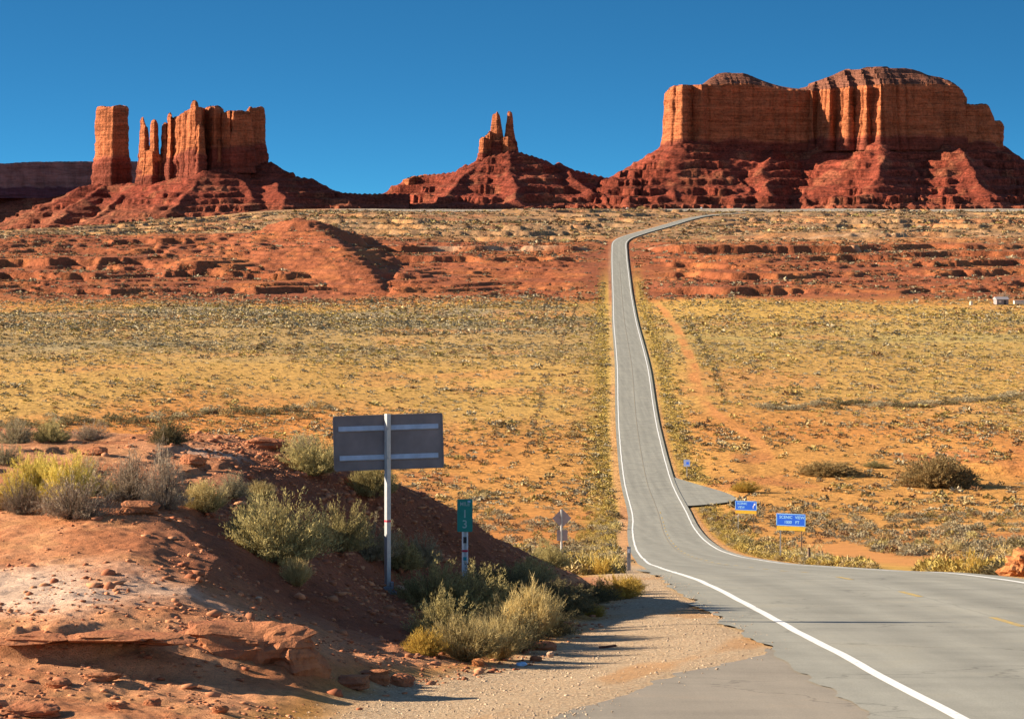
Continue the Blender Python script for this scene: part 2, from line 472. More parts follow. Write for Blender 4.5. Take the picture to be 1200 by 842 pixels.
def land(X, Y, want_col=False):
    X = np.asarray(X, float); Y = np.asarray(Y, float)
    s = X / np.maximum(Y, 1.0)
    rx = road_x(np.minimum(Y, 3280)); u = X - rx
    z = land_z(Y)
    au = np.abs(u)
    off = sst(5, 40, au)
    # the rolling valley floor
    roll = fbm(X / 90, Y / 140, 3, 4) * 1.6 * sst(90, 500, Y) + fbm(X / 22, Y / 30, 5, 3) * 0.35 * sst(90, 250, Y)
    z = z + roll * off
    # shallow washes in front: a cut bank at right, beyond the turn-off
    bank = sst(492.5, 494.5, Y + 3 * fbm(X / 9, Y * 0, 9, 3)) * (1 - sst(505, 600, Y)) * sst(28, 34, X) * (1 - sst(100, 125, X)) * 1.5
    bank = bank * (0.15 + 0.6 * sst(0.35, 0.6, vn(X / 16, X * 0 + 2.2, 12)) + 0.6 * sst(40, 37, X))
    z = z + bank * off
    # red ledge country where the road climbs
    w1 = sst(1170, 1290, Y) * (1 - sst(1620, 1900, Y)) * sst(8, 30, au)
    w2 = sst(1600, 1800, Y) * (1 - sst(3000, 3230, Y)) * sst(12, 50, au)
    hill = fbm(X / 130, Y / 150, 21, 4)
    zz = z + w1 * (2.6 * hill + 2.0 * fbm(X / 190, Y / 70, 22, 4) + 1.5 * fbm(X / 36, Y / 190, 25, 4)) + w2 * (5.0 * fbm(X / 120, Y / 200, 23, 5) + 2.4 * fbm(X / 32, Y / 50, 24, 4))
    # raised red benches at the left
    bl = sst(-0.062, -0.105, s)
    front = Y + 120 * fbm(X / 85, Y / 300, 31, 5) + 20 * ridged(X / 60, Y / 220, 32, 4) + 9 * fbm(X / 9, Y / 60, 33, 4)
    zz = zz + bl * 4.8 * (0.35 + 0.85 * sst(0.25, 0.75, vn(X / 42, Y / 400, 34))) * (0.5 * sst(1390, 1394, front) + 0.5 * sst(1404, 1409, front + 14 * fbm(X / 18, Y / 200, 35, 3))) * (1 - sst(1500, 1800, Y)) + bl * 2.2 * sst(1560, 1566, front) * (1 - sst(1650, 2000, Y))
    # the spur with a dark cap, left of the middle
    px = np.array([-112, -98, -84, -72, -62, -54.0]); py = np.array([1640, 1560, 1480, 1410, 1350, 1290.0]); pz = np.array([-12.2, -13.6, -18.2, -24.0, -30.5, -37.0])
    sp = np.full(X.shape, -99.0)
    near_m = (Y > 1150) & (Y < 1800)
    if near_m.any():
        xx = X[near_m]; yy = Y[near_m]; v = np.full(xx.shape, -99.0)
        gul = 1 + 0.5 * fbm(xx / 16, yy / 60, 41, 3) 
        for t in np.linspace(0, 5, 41):
            k = min(int(t), 4); f = t - k
            cx = px[k] + (px[k + 1] - px[k]) * f; cy = py[k] + (py[k + 1] - py[k]) * f; cz = pz[k] + (pz[k + 1] - pz[k]) * f
            dx = (xx - cx); dy = yy - cy
            r = np.sqrt(np.where(dx > 0, dx * 0.88, dx * 0.27) ** 2 + np.where(dy > 0, dy * 0.3, dy * 0.42) ** 2)
            v = np.maximum(v, cz + 0.4 - 0.52 * np.maximum(r * gul - 1.5, 0))
        sp[near_m] = v
    spm = sst(-1.5, 1.0, sp - zz)
    zz = np.maximum(zz, np.where(sp > zz - 2, sp, -99))
    # a flat rock cap on top of the spur and dark gullies above it
    cap = sst(9, 5, np.hypot((X + 101) / 3.6, (Y - 1640) / 9.0) + 2.5 * fbm(X / 12, Y / 25, 43, 3)) * 4.2
    zz = zz + cap
    tb = sst(0.35, 0.65, vn(X / 150, Y / 200, 46)); T1 = terrace(zz, 4.2, 0.014) * tb + (terrace(zz + 1.1, 2.9, 0.02) - 1.1) * (1 - tb); T3 = terrace(zz + 0.5 * fbm(X / 14, Y / 20, 44, 3), 1.7, 0.10); T2 = terrace(zz + 1.3, 3.0, 0.018) - 1.3
    patch = sst(0.30, 0.62, vn(X / 75, Y / 120, 26)); patch2 = sst(0.3, 0.6, vn(X / 60, Y / 160, 27))
    zz = zz + (T1 - zz) * w1 * (0.35 + 0.6 * patch) * (1 - 0.75 * spm)
    zz = zz + (T3 - zz) * spm * 0.7 * w1
    zz = zz + (T2 - zz) * w2 * (1 - w1) * (0.25 + 0.7 * patch2)
    zz = zz + (w1 + w2) * (0.55 * fbm(X / 9, Y / 10, 28, 4) + 0.30 * fbm(X / 2.4, Y / 5, 29, 2))
    T4 = terrace(zz + 0.9 * fbm(X / 55, Y / 90, 45, 3), 1.35, 0.03)
    zz = zz + (T4 - 0.9 * fbm(X / 55, Y / 90, 45, 3) - zz) * w1 * 0.55 * (1 - spm)
    z = zz
    # the plateau drops away on the far left, and rises to meet the buttes on the right
    z = z - 31 * sst(-0.058, -0.18, s) * np.clip((Y - 1750) / 1550, 0, 1) * (Y < 60000)
    z = np.where(Y > 3600, np.minimum(z, land_z(Y) + 1), z)
    # road corridor: a smooth bed a little under the paving, with a small ditch either side
    rz = road_z(np.minimum(Y, 3280)) 
    inroad = (Y < 3275)
    halfL = np.where(Y < 110, rx - left_edge(np.minimum(Y, 110)), HALF)
    edge = np.where(u < 0, -u - halfL, u - HALF)
    sink = 0.035 + 0.00022 * Y
    bed = rz - sink - np.where(edge > 0.2, 0.10 * sst(0.2, 2.6, edge), 0)
    wr = (1 - sst(1.2, 7.0 + 0.006 * Y, edge)) * inroad
    z = z + (bed - z) * wr
    # turn-off at right
    tf = sst(0, 5, -np.abs(Y - turn_c(X)) + turn_hw(X) + 5) * (X > 18) * (X < 37)
    z = z + (road_z(Y) - 0.3 - z) * np.clip(tf, 0, 1)
    # the red mound at the left
    mask_m = (Y < 84) & (X < 3.6)
    if mask_m.any():
        xm = X[mask_m]; ym = Y[mask_m]
        hm = -mound_h(xm, ym)
        t = sst(0.0, 1.0, mound_edge(ym) - xm)
        smooth_ = sst(-2.4, -3.6, xm) * sst(33.6, 34.4, ym) * sst(46, 43, ym)
        rough = (0.085 - 0.05 * smooth_) * fbm(xm / 1.1, ym / 1.3, 51, 5) + 0.030 * fbm(xm / 0.25, ym / 0.3, 52, 3)
        steep = np.clip(t, 0, 1)
        # rills and ledges on the slope that faces the road
        rill = 0.22 * (ridged(xm / 1.6 + ym / 3.0, ym / 2.5, 53, 3) - 0.6) * sst(-6.0, -3.5, xm) * sst(36, 44, ym)
        hm = hm + (rough + rill) * steep
        lt = terrace(hm + 0.07 * fbm(xm / 1.6, ym / 2.2, 55, 3), 0.19, 0.10)
        hm = hm + (lt - hm) * 0.45 * (1 - 0.85 * smooth_) * (1 - 0.6 * sst(-5.5, -4, xm) * sst(40, 44, ym)) * steep * sst(30, 33.5, ym) * sst(0.3, 0.55, vn(xm / 2.4, ym / 3.0, 56))
        zm = z[mask_m]
        b = t * (1 - sst(70, 84, ym))
        z[mask_m] = zm + (hm - zm) * b
    # the front ledge: a small undercut bank with a crooked lip
    gravel_r = 0.012 * fbm(X / 0.2, Y / 0.25, 61, 3) * (Y < 110)
    z = z + gravel_r * (wr < 0.9)
    if not want_col:
        return z
    # ------------------------------------------------ soil colour (what the ground is made of, plus sunlight in the pale patch)
    sand = np.array([0.49, 0.20, 0.052]); red = np.array([0.34, 0.115, 0.045]); pale = np.array([0.56, 0.385, 0.265])
    tan = np.array([0.42, 0.265, 0.125]); gravel = np.array([0.50, 0.37, 0.235]); ochre = np.array([0.49, 0.25, 0.066])
    deep = np.array([0.27, 0.085, 0.040]); olive = np.array([0.49, 0.315, 0.10])
    def blend(c, d, w): return c + (np.asarray(d) - c) * np.clip(w, 0, 1)[..., None]
    c = np.zeros(X.shape + (3,)) + sand
    n1 = fbm(X / 60, Y / 160, 71, 4); n2 = fbm(X / 14, Y / 40, 72, 4); n3 = fbm(X / 5, Y / 12, 73, 3)
    c = blend(c, ochre, sst(-0.1, 0.35, n1) * 0.8)
    c = blend(c, red, sst(0.15, 0.5, n2) * 0.6 * sst(90, 300, Y))
    # mid valley carries grass between the shrubs; the far edge is grey-tan
    b1 = Y + 70 * n1 + 25 * n2
    fl = sst(560, 660, b1) * (1 - sst(1120, 1190, b1))
    c = blend(c, [0.46, 0.285, 0.082], 0.8 * fl)
    greyw = sst(760, 850, b1) * (1 - sst(1000, 1050, b1))
    c = blend(c, np.where((s < 0.03)[..., None], np.array([0.29, 0.235, 0.13]), np.array([0.38, 0.285, 0.10])), 0.85 * greyw * (0.4 + 0.6 * sst(-0.2, 0.3, fbm(X / 160, Y / 60, 74, 3))))
    c = blend(c, [0.32, 0.26, 0.165], 0.85 * sst(1040, 1070, b1) * (1 - sst(1105, 1130, b1)) * sst(0.03, -0.01, s))
    c = blend(c, [0.54, 0.33, 0.08], 0.6 * sst(1020, 1080, b1) * (1 - sst(1160, 1210, b1)) * sst(0.03, 0.06, s))
    c = blend(c, [0.50, 0.23, 0.075], 0.65 * sst(0.22, 0.5, fbm(X / 30, Y / 45, 75, 4)) * fl)
    lw = sst(1150, 1260, Y + 40 * n1)
    c = blend(c, blend(np.zeros_like(c) + np.array([0.255, 0.078, 0.032]), [0.38, 0.135, 0.045], sst(-0.1, 0.4, n2) * 0.6), lw * (1 - sst(1640, 1900, Y + 90 * n1)))
    c = blend(c, deep, lw * (1 - sst(1640, 1900, Y)) * sst(0.05, 0.4, fbm(X / 40, z / 1.2, 77, 3)) * 0.6)
    c = blend(c, blend(np.zeros_like(c) + np.array([0.30, 0.175, 0.088]), [0.43, 0.22, 0.085], sst(-0.1, 0.4, n2) * 0.8), sst(1640, 1900, Y + 90 * n1))
    c = blend(c, red, sst(1640, 1900, Y) * sst(0.2, 0.45, fbm(X / 50, Y / 120, 78, 3)) * 0.5)
    c = blend(c, deep * 1.1, sst(5000, 7000, Y))
    c = blend(c, [0.33, 0.285, 0.22], sst(3285, 3300, Y) * (1 - sst(3420, 3500, Y)) * 0.9 * sst(-0.07, -0.04, s))
    # pale dusty track across the ledges (a graded dirt road)
    trk = np.exp(-((Y - 1610 - 0.04 * np.abs(u)) / 4.0) ** 2) * sst(6, 20, au) * (s > -0.06)
    c = blend(c, [0.47, 0.31, 0.19], trk * 0.7)
    trk2 = np.exp(-((Y - 1745 - 0.25 * X) / 9.0) ** 2) * sst(6, 20, au) * (s > 0.02)
    c = blend(c, [0.42, 0.28, 0.17], trk2 * 0.6)
    # bare orange strip where a pipeline or old track runs, right of the road
    tx = track_x(Y)
    tw = 1.7 + 0.9 * fbm(Y / 26, Y * 0, 81, 4)
    bare = sst(tw, tw * 0.55, np.abs(X - tx)) * sst(505, 560, Y) * (1 - sst(1160, 1240, Y))
    c = blend(c, [0.53, 0.225, 0.07], bare * (0.35 + 0.6 * sst(-0.2, 0.25, fbm(X / 3, Y / 22, 82, 3))))
    bare2 = sst(4.0, 2.0, np.abs(X - bare2_x(Y)) + 1.5 * n3) * sst(105, 130, Y) * (1 - sst(285, 330, Y))
    c = blend(c, [0.52, 0.235, 0.075], bare2)
    # foreground mound: red earth, orange dust, a pale trodden slickrock patch with sun on its tilt painted in
    mm = sst(0.2, 0.9, mound_edge(np.minimum(Y, 100)) - X) * (Y < 84)
    nA = fbm(X / 1.3, Y / 2.0, 85, 4); nB = fbm(X / 0.5, Y / 0.8, 86, 4)
    earth = blend(np.zeros_like(c) + np.array([0.62, 0.285, 0.135]), [0.50, 0.195, 0.082], sst(-0.2, 0.45, nA))
    earth = blend(earth, [0.58, 0.285, 0.12], sst(0.1, 0.5, nB) * 0.6)
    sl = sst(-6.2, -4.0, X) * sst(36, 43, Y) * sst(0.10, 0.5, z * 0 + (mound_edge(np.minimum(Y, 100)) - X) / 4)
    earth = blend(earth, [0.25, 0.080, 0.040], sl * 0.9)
    pp = sst(1.0, 0.30, np.hypot((X + 6.5) / 3.3, (Y - 37.2) / 3.3) + 0.30 * nA + 0.12 * nB)
    earth = blend(earth, [0.76, 0.54, 0.39], pp * 0.95)
    pp2 = sst(1.0, 0.4, np.hypot((X + 5.3) / 0.9, (Y - 54.3) / 1.2) + 0.3 * nB)
    earth = blend(earth, [0.56, 0.36, 0.25], pp2 * 0.85)
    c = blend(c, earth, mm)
    # gravel wedge between road and mound, thin gravel shoulder further out
    gw = (sst(-0.5, 0.5, X - mound_edge(np.minimum(Y, 100)) + 0.35 * nA) * (1 - sst(88, 112, Y)) * (u < 0))
    sh = sst(1.9, 0.9, edge + 0.3 * n3) * (u < 0) + sst(1.0, 0.5, edge + 0.2 * n3) * (u > 0)
    g = np.clip(gw + (0.25 + 0.75 * (1 - sst(110, 190, Y))) * sh * sst(60, 100, Y) * (1 - sst(1500, 1800, Y)), 0, 1)
    strip = sst(0.25, 0.6, fbm(X / 1.2 - Y / 9, Y / 5.5, 88, 3)) * gw
    g = g * (1 - 0.65 * strip)
    c = blend(c, gravel, g)
    c = blend(c, [0.44, 0.24, 0.11], strip * 0.7)
    # golden grass thatch beside the road
    gs = sst(6.5, 3.0, edge + 1.5 * n3) * sst(0.7, 1.4, edge) * sst(95, 130, Y) * (1 - sst(1250, 1500, Y))
    c = blend(c, [0.46, 0.305, 0.07], gs * 0.75)
    c = c * (1 + 0.10 * n3 + 0.06 * n2)[..., None]
    near = 1 - sst(120, 500, Y)
    return z, np.clip(c, 0.01, 0.9), g * (Y < 400), near

def turn_c(X): return 458 - (np.asarray(X) - 25) * 1.6
def turn_hw(X): return np.clip(36 * np.sqrt(np.clip(1 - ((np.asarray(X, float) - 20) / 12.4) ** 2, 0.0, 1)), 0.8, 36) * (1 - 0.25 * sst(22, 31, X))
track_x = pchip([500, 560, 640, 800, 1000, 1240], [42.5, 44.0, 40.5, 46.0, 52.5, 56.5])
bare2_x = pchip([100, 140, 180, 240, 330], [15.0, 19.5, 22.5, 26.5, 33.0])

M = {}
M['ground'] = mat_ground()
M['asphalt'] = mat_asphalt('worn_asphalt', (0.25, 0.245, 0.205), (0.265, 0.252, 0.20))
M['asphalt_warm'] = mat_asphalt('pull_off_asphalt', (0.24, 0.21, 0.165), (0.265, 0.22, 0.165))
M['white_line'] = mat_paint('white_road_paint', (0.70, 0.70, 0.66), 0.41)
M['yellow_line'] = mat_paint('yellow_road_paint', (0.46, 0.31, 0.06), 0.50)
M['yellow_worn'] = mat_paint('worn_yellow_paint', (0.30, 0.245, 0.11), 0.56)

# ------------------------------------------------------------------ ground: one sheet from under the viewer to the horizon
def rows():
    seg = [(2, 24, 0.8), (24, 30, 0.15), (30, 62, 0.055), (62, 90, 0.16), (90, 300, 0.9), (300, 700, 1.8), (700, 1180, 4.0), (1180, 1760, 1.7), (1760, 3280, 4.5), (3280, 3330, 2.0), (3330, 3700, 20), (3700, 9000, 260), (9000, 60000, 6000)]
    out = []
    for a, b, st in seg: out.append(np.arange(a, b, st))
    return np.concatenate(out + [np.array([60000.0, 90000.0])])
gy = rows()
inner = np.linspace(-0.185, 0.185, 520)
outer = 0.185 + (np.linspace(0, 1, 34)[1:] ** 2.2) * 2.2
gs_ = np.concatenate([-outer[::-1], inner, outer])
GX = gs_[None, :] * (gy[:, None] + 2.0); GY = np.broadcast_to(gy[:, None], GX.shape)
GZ, GC, GG, GN = land(GX, GY.copy(), True)
ground = np_obj('ground', np.stack([GX, GY, GZ], -1).reshape(-1, 3), grid_faces(*GX.shape)[:, [0, 1, 2, 3]], M['ground'], smooth=True,
                col=GC.reshape(-1, 3), extra={'grav': GG.ravel(), 'near': GN.ravel()})
tag(ground, kind='structure')

def land1(x, y):
    return float(land(np.array([x]), np.array([y]))[0])

# ------------------------------------------------------------------ road, pull-off, turn-off and painted lines
def ribbon(name, ys, xl, xr, lift, mat, parent=None, n=7, zf=None):
    xl = np.asarray(xl); xr = np.asarray(xr)
    t = np.linspace(0, 1, n)[None, :]
    X = xl[:, None] + (xr - xl)[:, None] * t
    Y = np.broadcast_to(ys[:, None], X.shape)
    Z = (road_z(ys) if zf is None else zf)[:, None] + 0 * X + (lift if np.isscalar(lift) else lift[:, None])
    lat = np.clip((X - road_x(Y)) / (2 * HALF) + 0.5, 0, 1)
    return np_obj(name, np.stack([X, Y, Z], -1).reshape(-1, 3), grid_faces(*X.shape), mat, parent, smooth=True, extra={'lat': lat.ravel()})

ry = np.concatenate([np.arange(3, 60, 0.2), np.arange(60, 300, 1.0), np.arange(300, 1000, 3.0), np.arange(1000, 3285, 6.0)])
jag = 0.15 * fbm(ry / 1.1, ry * 0, 91, 5) * (ry < 300)
xl_ = np.where(ry < 110, left_edge(np.minimum(ry, 110)) , road_x(ry) - HALF)
xl_ = np.where((ry > 42.3) & (ry < 110), xl_ + jag * 1.6, xl_ )
xl_ = np.where(ry <= 42.3, np.maximum(left_edge(ry), 3.5) + jag, xl_)
road = ribbon('road', ry, xl_, road_x(ry) + HALF + jag * 0.6, 0.0, M['asphalt'], n=13)
tag(road, kind='structure')
py_ = np.arange(3, 42.6, 0.15)
j2 = 0.17 * fbm(py_ / 0.7, py_ * 0, 93, 4)
pull = ribbon('pull_off', py_, left_edge(py_) + j2, np.full_like(py_, 3.72), -0.012, M['asphalt_warm'], n=5)
tag(pull, kind='structure')

def lift_at(y): return 0.004 + 0.00002 * y
LW = 3.64
sel = ry[(ry < 2300)]
wob = 0.03 * fbm(sel / 4, sel * 0, 95, 2)
lwid = 0.072 + 0.00004 * sel
ribbon('edge_line', sel, road_x(sel) - LW - lwid + wob, road_x(sel) - LW + lwid + wob, lift_at(sel), M['white_line'], road, 2)
ribbon('edge_line', sel, road_x(sel) + LW - lwid + wob, road_x(sel) + LW + lwid + wob, lift_at(sel), M['white_line'], road, 2)
# centre: dashes on the hill, worn double line down the straight
def dash(y0, y1, off, w, mat):
    yy = np.linspace(y0, y1, max(3, int((y1 - y0) / 1.0)))
    return ribbon('centre_line', yy, road_x(yy) + off - w, road_x(yy) + off + w, lift_at(yy), mat, road, 2)
for y0 in (12.0, 24.0, 36.2, 48.4, 60.6, 73.0, 85.2, 97.4, 109.6, 121.8):
    dash(y0, y0 + 3.1, 0.05, 0.07, M['yellow_line'])
yy0 = np.arange(140, 1500, 3.0)
wy = 0.05 + 0.00003 * yy0
ribbon('centre_line', yy0, road_x(yy0) - 0.16 - wy, road_x(yy0) - 0.16 + wy, lift_at(yy0), M['yellow_worn'], road, 2)
yy1 = np.arange(140, 420, 3.0)
for a in np.arange(140, 420, 12.2):
    dash(a, a + 4.5, 0.16, 0.07, M['yellow_line'])

# the paved turn-off on the right, a blunt wedge leaving the road
tx_ = 22.0 + 10.35 * np.linspace(0, 1, 30) ** 0.7
tv = []
for x in tx_:
    hw = float(turn_hw(x)); yc = float(turn_c(x))
    for t in np.linspace(-1, 1, 9):
        y = yc + hw * t
        tv.append((x, y, float(road_z(y)) - 0.05))
turn = np_obj('turn_off', np.array(tv), grid_faces(30, 9)[:, ::-1], M['asphalt'], smooth=True)
tag(turn, kind='structure')
# ------------------------------------------------------------------ sandstone buttes far beyond the plateau
M['cliff'] = mat_rock('butte_sandstone', 0.055, 0.85, speck=0.5)
M['scree'] = mat_rock('butte_scree', 0.045, 0.25, speck=1.0)
M['mesa'] = mat_rock('mesa_sandstone', 0.03, 0.8)
HZ = 240.0

class MB:
    """collects pieces into one mesh"""
    def __init__(self): self.v = []; self.f = []; self.c = []; self.n = 0
    def add(self, V, F, col):
        self.v.append(V); self.f.append(F + self.n); self.c.append(col); self.n += len(V)
    def obj(self, name, mat, parent=None, smooth=False):
        return np_obj(name, np.concatenate(self.v), np.concatenate(self.f), mat, parent, smooth=smooth, col=np.concatenate(self.c))

def resample(P, step):
    P = np.asarray(P, float); Q = np.vstack([P, P[:1]])
    seg = np.hypot(*np.diff(Q, axis=0).T); s = np.concatenate([[0], np.cumsum(seg)])
    n = max(24, int(s[-1] / step))
    t = np.linspace(0, s[-1], n, endpoint=False)
    return np.stack([np.interp(t, s, Q[:, 0]), np.interp(t, s, Q[:, 1])], -1)

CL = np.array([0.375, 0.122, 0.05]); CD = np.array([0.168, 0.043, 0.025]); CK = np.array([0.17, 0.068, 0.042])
def cliff(mb, D, outline, top, base, flute=8.0, batter=0.06, cap=None, seed=0, step=2.6, taper=0.0, lower=0.35, lam=(70., 24., 9.), nz=56, rnd=0.0):
    """a wall of rock lofted from its plan outline [(photo x, metres nearer(-)/farther(+))]; top = [(photo x, photo y of the lip)]"""
    k = D / FPX
    P = np.array([((x - 600) * k, D + dep) for x, dep in outline])
    cen = P.mean(0)
    P = resample(P, step)
    if rnd > 0:                                   # soften the corners of the plan
        for _ in range(int(rnd)):
            P = 0.5 * P + 0.25 * (np.roll(P, 1, 0) + np.roll(P, -1, 0))
    area = 0.5 * np.sum(P[:, 0] * np.roll(P[:, 1], -1) - np.roll(P[:, 0], -1) * P[:, 1])
    if area < 0: P = P[::-1]
    T = np.roll(P, -1, 0) - np.roll(P, 1, 0); T /= np.linalg.norm(T, axis=1)[:, None] + 1e-9
    nr = np.stack([T[:, 1], -T[:, 0]], -1)
    tp = pchip([a for a, b in top], [b for a, b in top])
    def ztop(X): return (HZ - tp(X / k + 600)) * k
    zt = ztop(P[:, 0]) 
    zb = (HZ - base) * k
    q = P
    fl = (ridged(q[:, 0] / lam[0], q[:, 1] / lam[0], seed, 2) - 0.6) * 1.6 + 0.55 * (ridged(q[:, 0] / lam[1], q[:, 1] / lam[1], seed + 3, 2) - 0.6) + 0.34 * fbm(q[:, 0] / lam[2], q[:, 1] / lam[2], seed + 5, 2)
    crack = -0.9 * sst(0.80, 0.97, 1 - np.abs(vn(q[:, 0] / (lam[1] * 1.3), q[:, 1] / (lam[1] * 1.3), seed + 9) * 2 - 1))
    jn = 1 - np.abs(vn(q[:, 0] / 13.0, q[:, 1] / 13.0, seed + 10) * 2 - 1)
    joint = -sst(0.86, 0.98, jn) * min(3.2, 0.6 * flute)
    zt = zt + 2.2 * fbm(q[:, 0] / 6, q[:, 1] / 6, seed + 11, 2) * (0.4 if cap else 1.0) + 2.0 * crack
    V = []; Col = []
    for i in range(nz + 1):
        t = i / nz
        z = zb + t * (zt - zb)
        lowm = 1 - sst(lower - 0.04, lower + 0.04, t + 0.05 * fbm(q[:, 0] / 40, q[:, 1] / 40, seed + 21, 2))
        o = flute * (fl + crack) * (0.75 + 0.25 * t) 
        o = o + joint * (0.4 + 0.6 * t)
        o = o + batter * (zt - zb) * (1 - t) ** 1.3
        o = o + lowm * (3.0 + 2.0 * sst(0.45, 0.55, vn(z / 9.0, q[:, 0] * 0 + 3.3, seed + 13)))
        o = o + 4.2 * fbm(q[:, 0] / 26, z / 20.0 + q[:, 1] / 40, seed + 15, 4) * min(1.0, flute / 3.0) + 1.0 * fbm((q[:, 0] + q[:, 1]) / 9.0, z / 5.0, seed + 16, 2)
        o = o - 3.0 * sst(0.955, 1.0, t)
        p = q + nr * o[:, None]
        if taper > 0:
            p = cen + (p - cen) * (1 - taper * t ** 1.2)
        V.append(np.column_stack([p, z]))
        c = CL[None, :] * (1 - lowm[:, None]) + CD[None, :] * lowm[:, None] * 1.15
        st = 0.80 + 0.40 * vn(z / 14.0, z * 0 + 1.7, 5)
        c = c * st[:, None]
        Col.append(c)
    n = len(q)
    nrow = nz + 1
    if True:
        # the top: rings that close towards the long axis of the plan
        last = V[-1]
        x0, x1 = P[:, 0].min(), P[:, 0].max()
        ax = pchip_axis(P)
        inx = np.clip(last[:, 0], x0 + 0.16 * (x1 - x0), x1 - 0.16 * (x1 - x0))
        cxy = np.stack([inx, ax(inx)], -1)
        if taper > 0: cxy = cen + (cxy - cen) * (1 - taper)
        K = 26
        for j in range(1, K + 1):
            f = j / K
            p = last[:, :2] + (cxy - last[:, :2]) * f
            z = last[:, 2].copy()
            if cap:
                cpx = np.array([a for a, b in cap]); cpy = np.array([b for a, b in cap])
                cz = (HZ - pchip(cpx, cpy)(np.clip(p[:, 0] / k + 600, cpx[0], cpx[-1]))) * k
                g = f ** 0.8
                tt = terrace(g * 3.5 + 0.25 * fbm(p[:, 0] / 60, p[:, 1] / 60, seed + 40, 3), 1.0, 0.10) / 3.5
                zt2 = ztop(p[:, 0])
                z = last[:, 2] * (1 - sst(0, 0.15, f)) + zt2 * sst(0, 0.15, f) + np.maximum(cz - zt2, 0) * np.clip(tt, 0, 1)
            else:
                z = z + 1.5 * f
            z = z + 0.8 * fbm(p[:, 0] / 12, p[:, 1] / 12, seed + 41, 2)
            V.append(np.column_stack([p, z]))
            Col.append(np.broadcast_to(CK * 1.15 if cap else CL * 0.8, (n, 3)))
            nrow += 1
    mb.add(np.concatenate(V), grid_faces(nrow, n, wrap=True), np.concatenate(Col))

def pchip_axis(P):
    xs = np.linspace(P[:, 0].min(), P[:, 0].max(), 13)
    ys = []
    for x in xs:
        near = P[np.argsort(np.abs(P[:, 0] - x))[:max(8, len(P) // 12)]]
        ys.append((near[:, 1].min() + near[:, 1].max()) / 2)
    return lambda x: np.interp(x, xs, ys)

def block(mb, D, x0, x1, top, base, dep, thick, **kw):
    """a fin or tower: a rounded rectangle in plan turned with one corner towards the viewer"""
    m = kw.pop('corner', 0.68); bend = kw.pop('bend', 0.35)
    xm = x0 + (x1 - x0) * m
    o = [(x0, dep + thick * bend), (x0 + (xm - x0) * 0.5, dep + thick * bend * 0.42), (xm, dep), (x1, dep + thick * 0.30), (x1 - (x1 - x0) * 0.05, dep + thick), (x0 + (x1 - x0) * 0.1, dep + thick)]
    cliff(mb, D, o, top, base, **kw)

def scree(name, D, xr, yr, ridges, res, mat, parent, S=0.62, R_=330.0, seed=0, gul=1.0, gdir=60.0, ter=0.6, steps=19.0, tops=()):
    k = D / FPX
    xs = np.arange((xr[0] - 600) * k, (xr[1] - 600) * k, res); ys = np.arange(D + yr[0], D + yr[1], res)
    X, Y = np.meshgrid(xs, ys)
    X0, Y0 = X, Y
    X = X0 + 26 * fbm(X0 / 110, Y0 / 110, seed + 51, 4) * sst(D + 60, D - 60, Y0); Y = Y0 + 30 * fbm(X0 / 100, Y0 / 100, seed + 52, 4)
    pts = []
    for rdg in ridges:
        rdg = np.array(rdg, float)
        for i in range(len(rdg) - 1):
            n = max(2, int(abs(rdg[i + 1][0] - rdg[i][0]) * k / 12) + int(abs(rdg[i + 1][2] - rdg[i][2]) / 12))
            for t in np.linspace(0, 1, n): pts.append(rdg[i] + (rdg[i + 1] - rdg[i]) * t)
    pts = np.array(pts)
    px = (pts[:, 0] - 600) * k; pyy = D + pts[:, 2]; pz = (HZ - pts[:, 1]) * k
    g1 = ridged(X / gdir + 0.3 * fbm(X / 90, Y / 90, seed + 2, 2), Y / (gdir * 4.5), seed, 3)
    g2 = ridged(X / (gdir * 0.38), Y / (gdir * 1.5), seed + 7, 3)
    H = np.full(X.shape, -1e9); RR = np.full(X.shape, 1e9)
    for a, b, c in zip(px, pyy, pz):
        r = np.hypot(X - a, Y - b)
        h = c - S * R_ * (1 - np.exp(-r / R_)) - 0.10 * r
        H = np.maximum(H, h)
        RR = np.minimum(RR, r)
    amp = sst(4, 130, RR)
    g0 = fbm(X / 120, Y / 220, seed + 8, 3)
    H = H + gul * amp * (20 * (g1 - 0.62) + 13 * (g2 - 0.62) + 16 * g0) + amp * 6 * fbm(X / 20, Y / 20, seed + 9, 4)
    hb = H + 6 * fbm(X / 70, Y / 90, seed + 12, 3)
    t1 = terrace(hb, steps, 0.06); t2 = terrace(hb + 4, steps * 0.45, 0.10) - 4
    wt = ter * sst(2, 40, RR) * (0.45 + 0.55 * sst(0.35, 0.6, vn(X / 60, Y / 60, seed + 14)))
    H = H + (t1 - hb) * wt * 0.8 + (t2 - hb) * wt * 0.4
    H = H + 1.5 * fbm(X / 7, Y / 7, seed + 19, 2)
    H = np.maximum(H, -96.0 - 0 * X)
    n1 = fbm(X / 80, Y / 80, seed + 22, 4)
    c = CD[None, None, :] * np.array([1.15, 0.98, 0.92]) * (1 + 0.35 * n1)[..., None]
    lowz = sst(20, -25, H + 10 * n1)
    c = c + (np.array([0.29, 0.115, 0.055]) - c) * (lowz * 0.35 + 0.45 * sst(0.15, 0.5, fbm(X / 45, Y / 45, seed + 25, 4)))[..., None]
    steep = np.hypot(*np.gradient(H, res))
    c = c * (1 + 0.35 * (vn(H / 7.0, H * 0, seed + 27) - 0.5) + 0.25 * (vn(X / 9, Y / 9, seed + 28) - 0.5))[..., None]
    X, Y = X0, Y0
    return np_obj(name, np.stack([X, Y, H], -1).reshape(-1, 3), grid_faces(*X.shape), mat, parent, smooth=False, col=np.clip(c, 0.01, 1).reshape(-1, 3))

DB = 8500.0
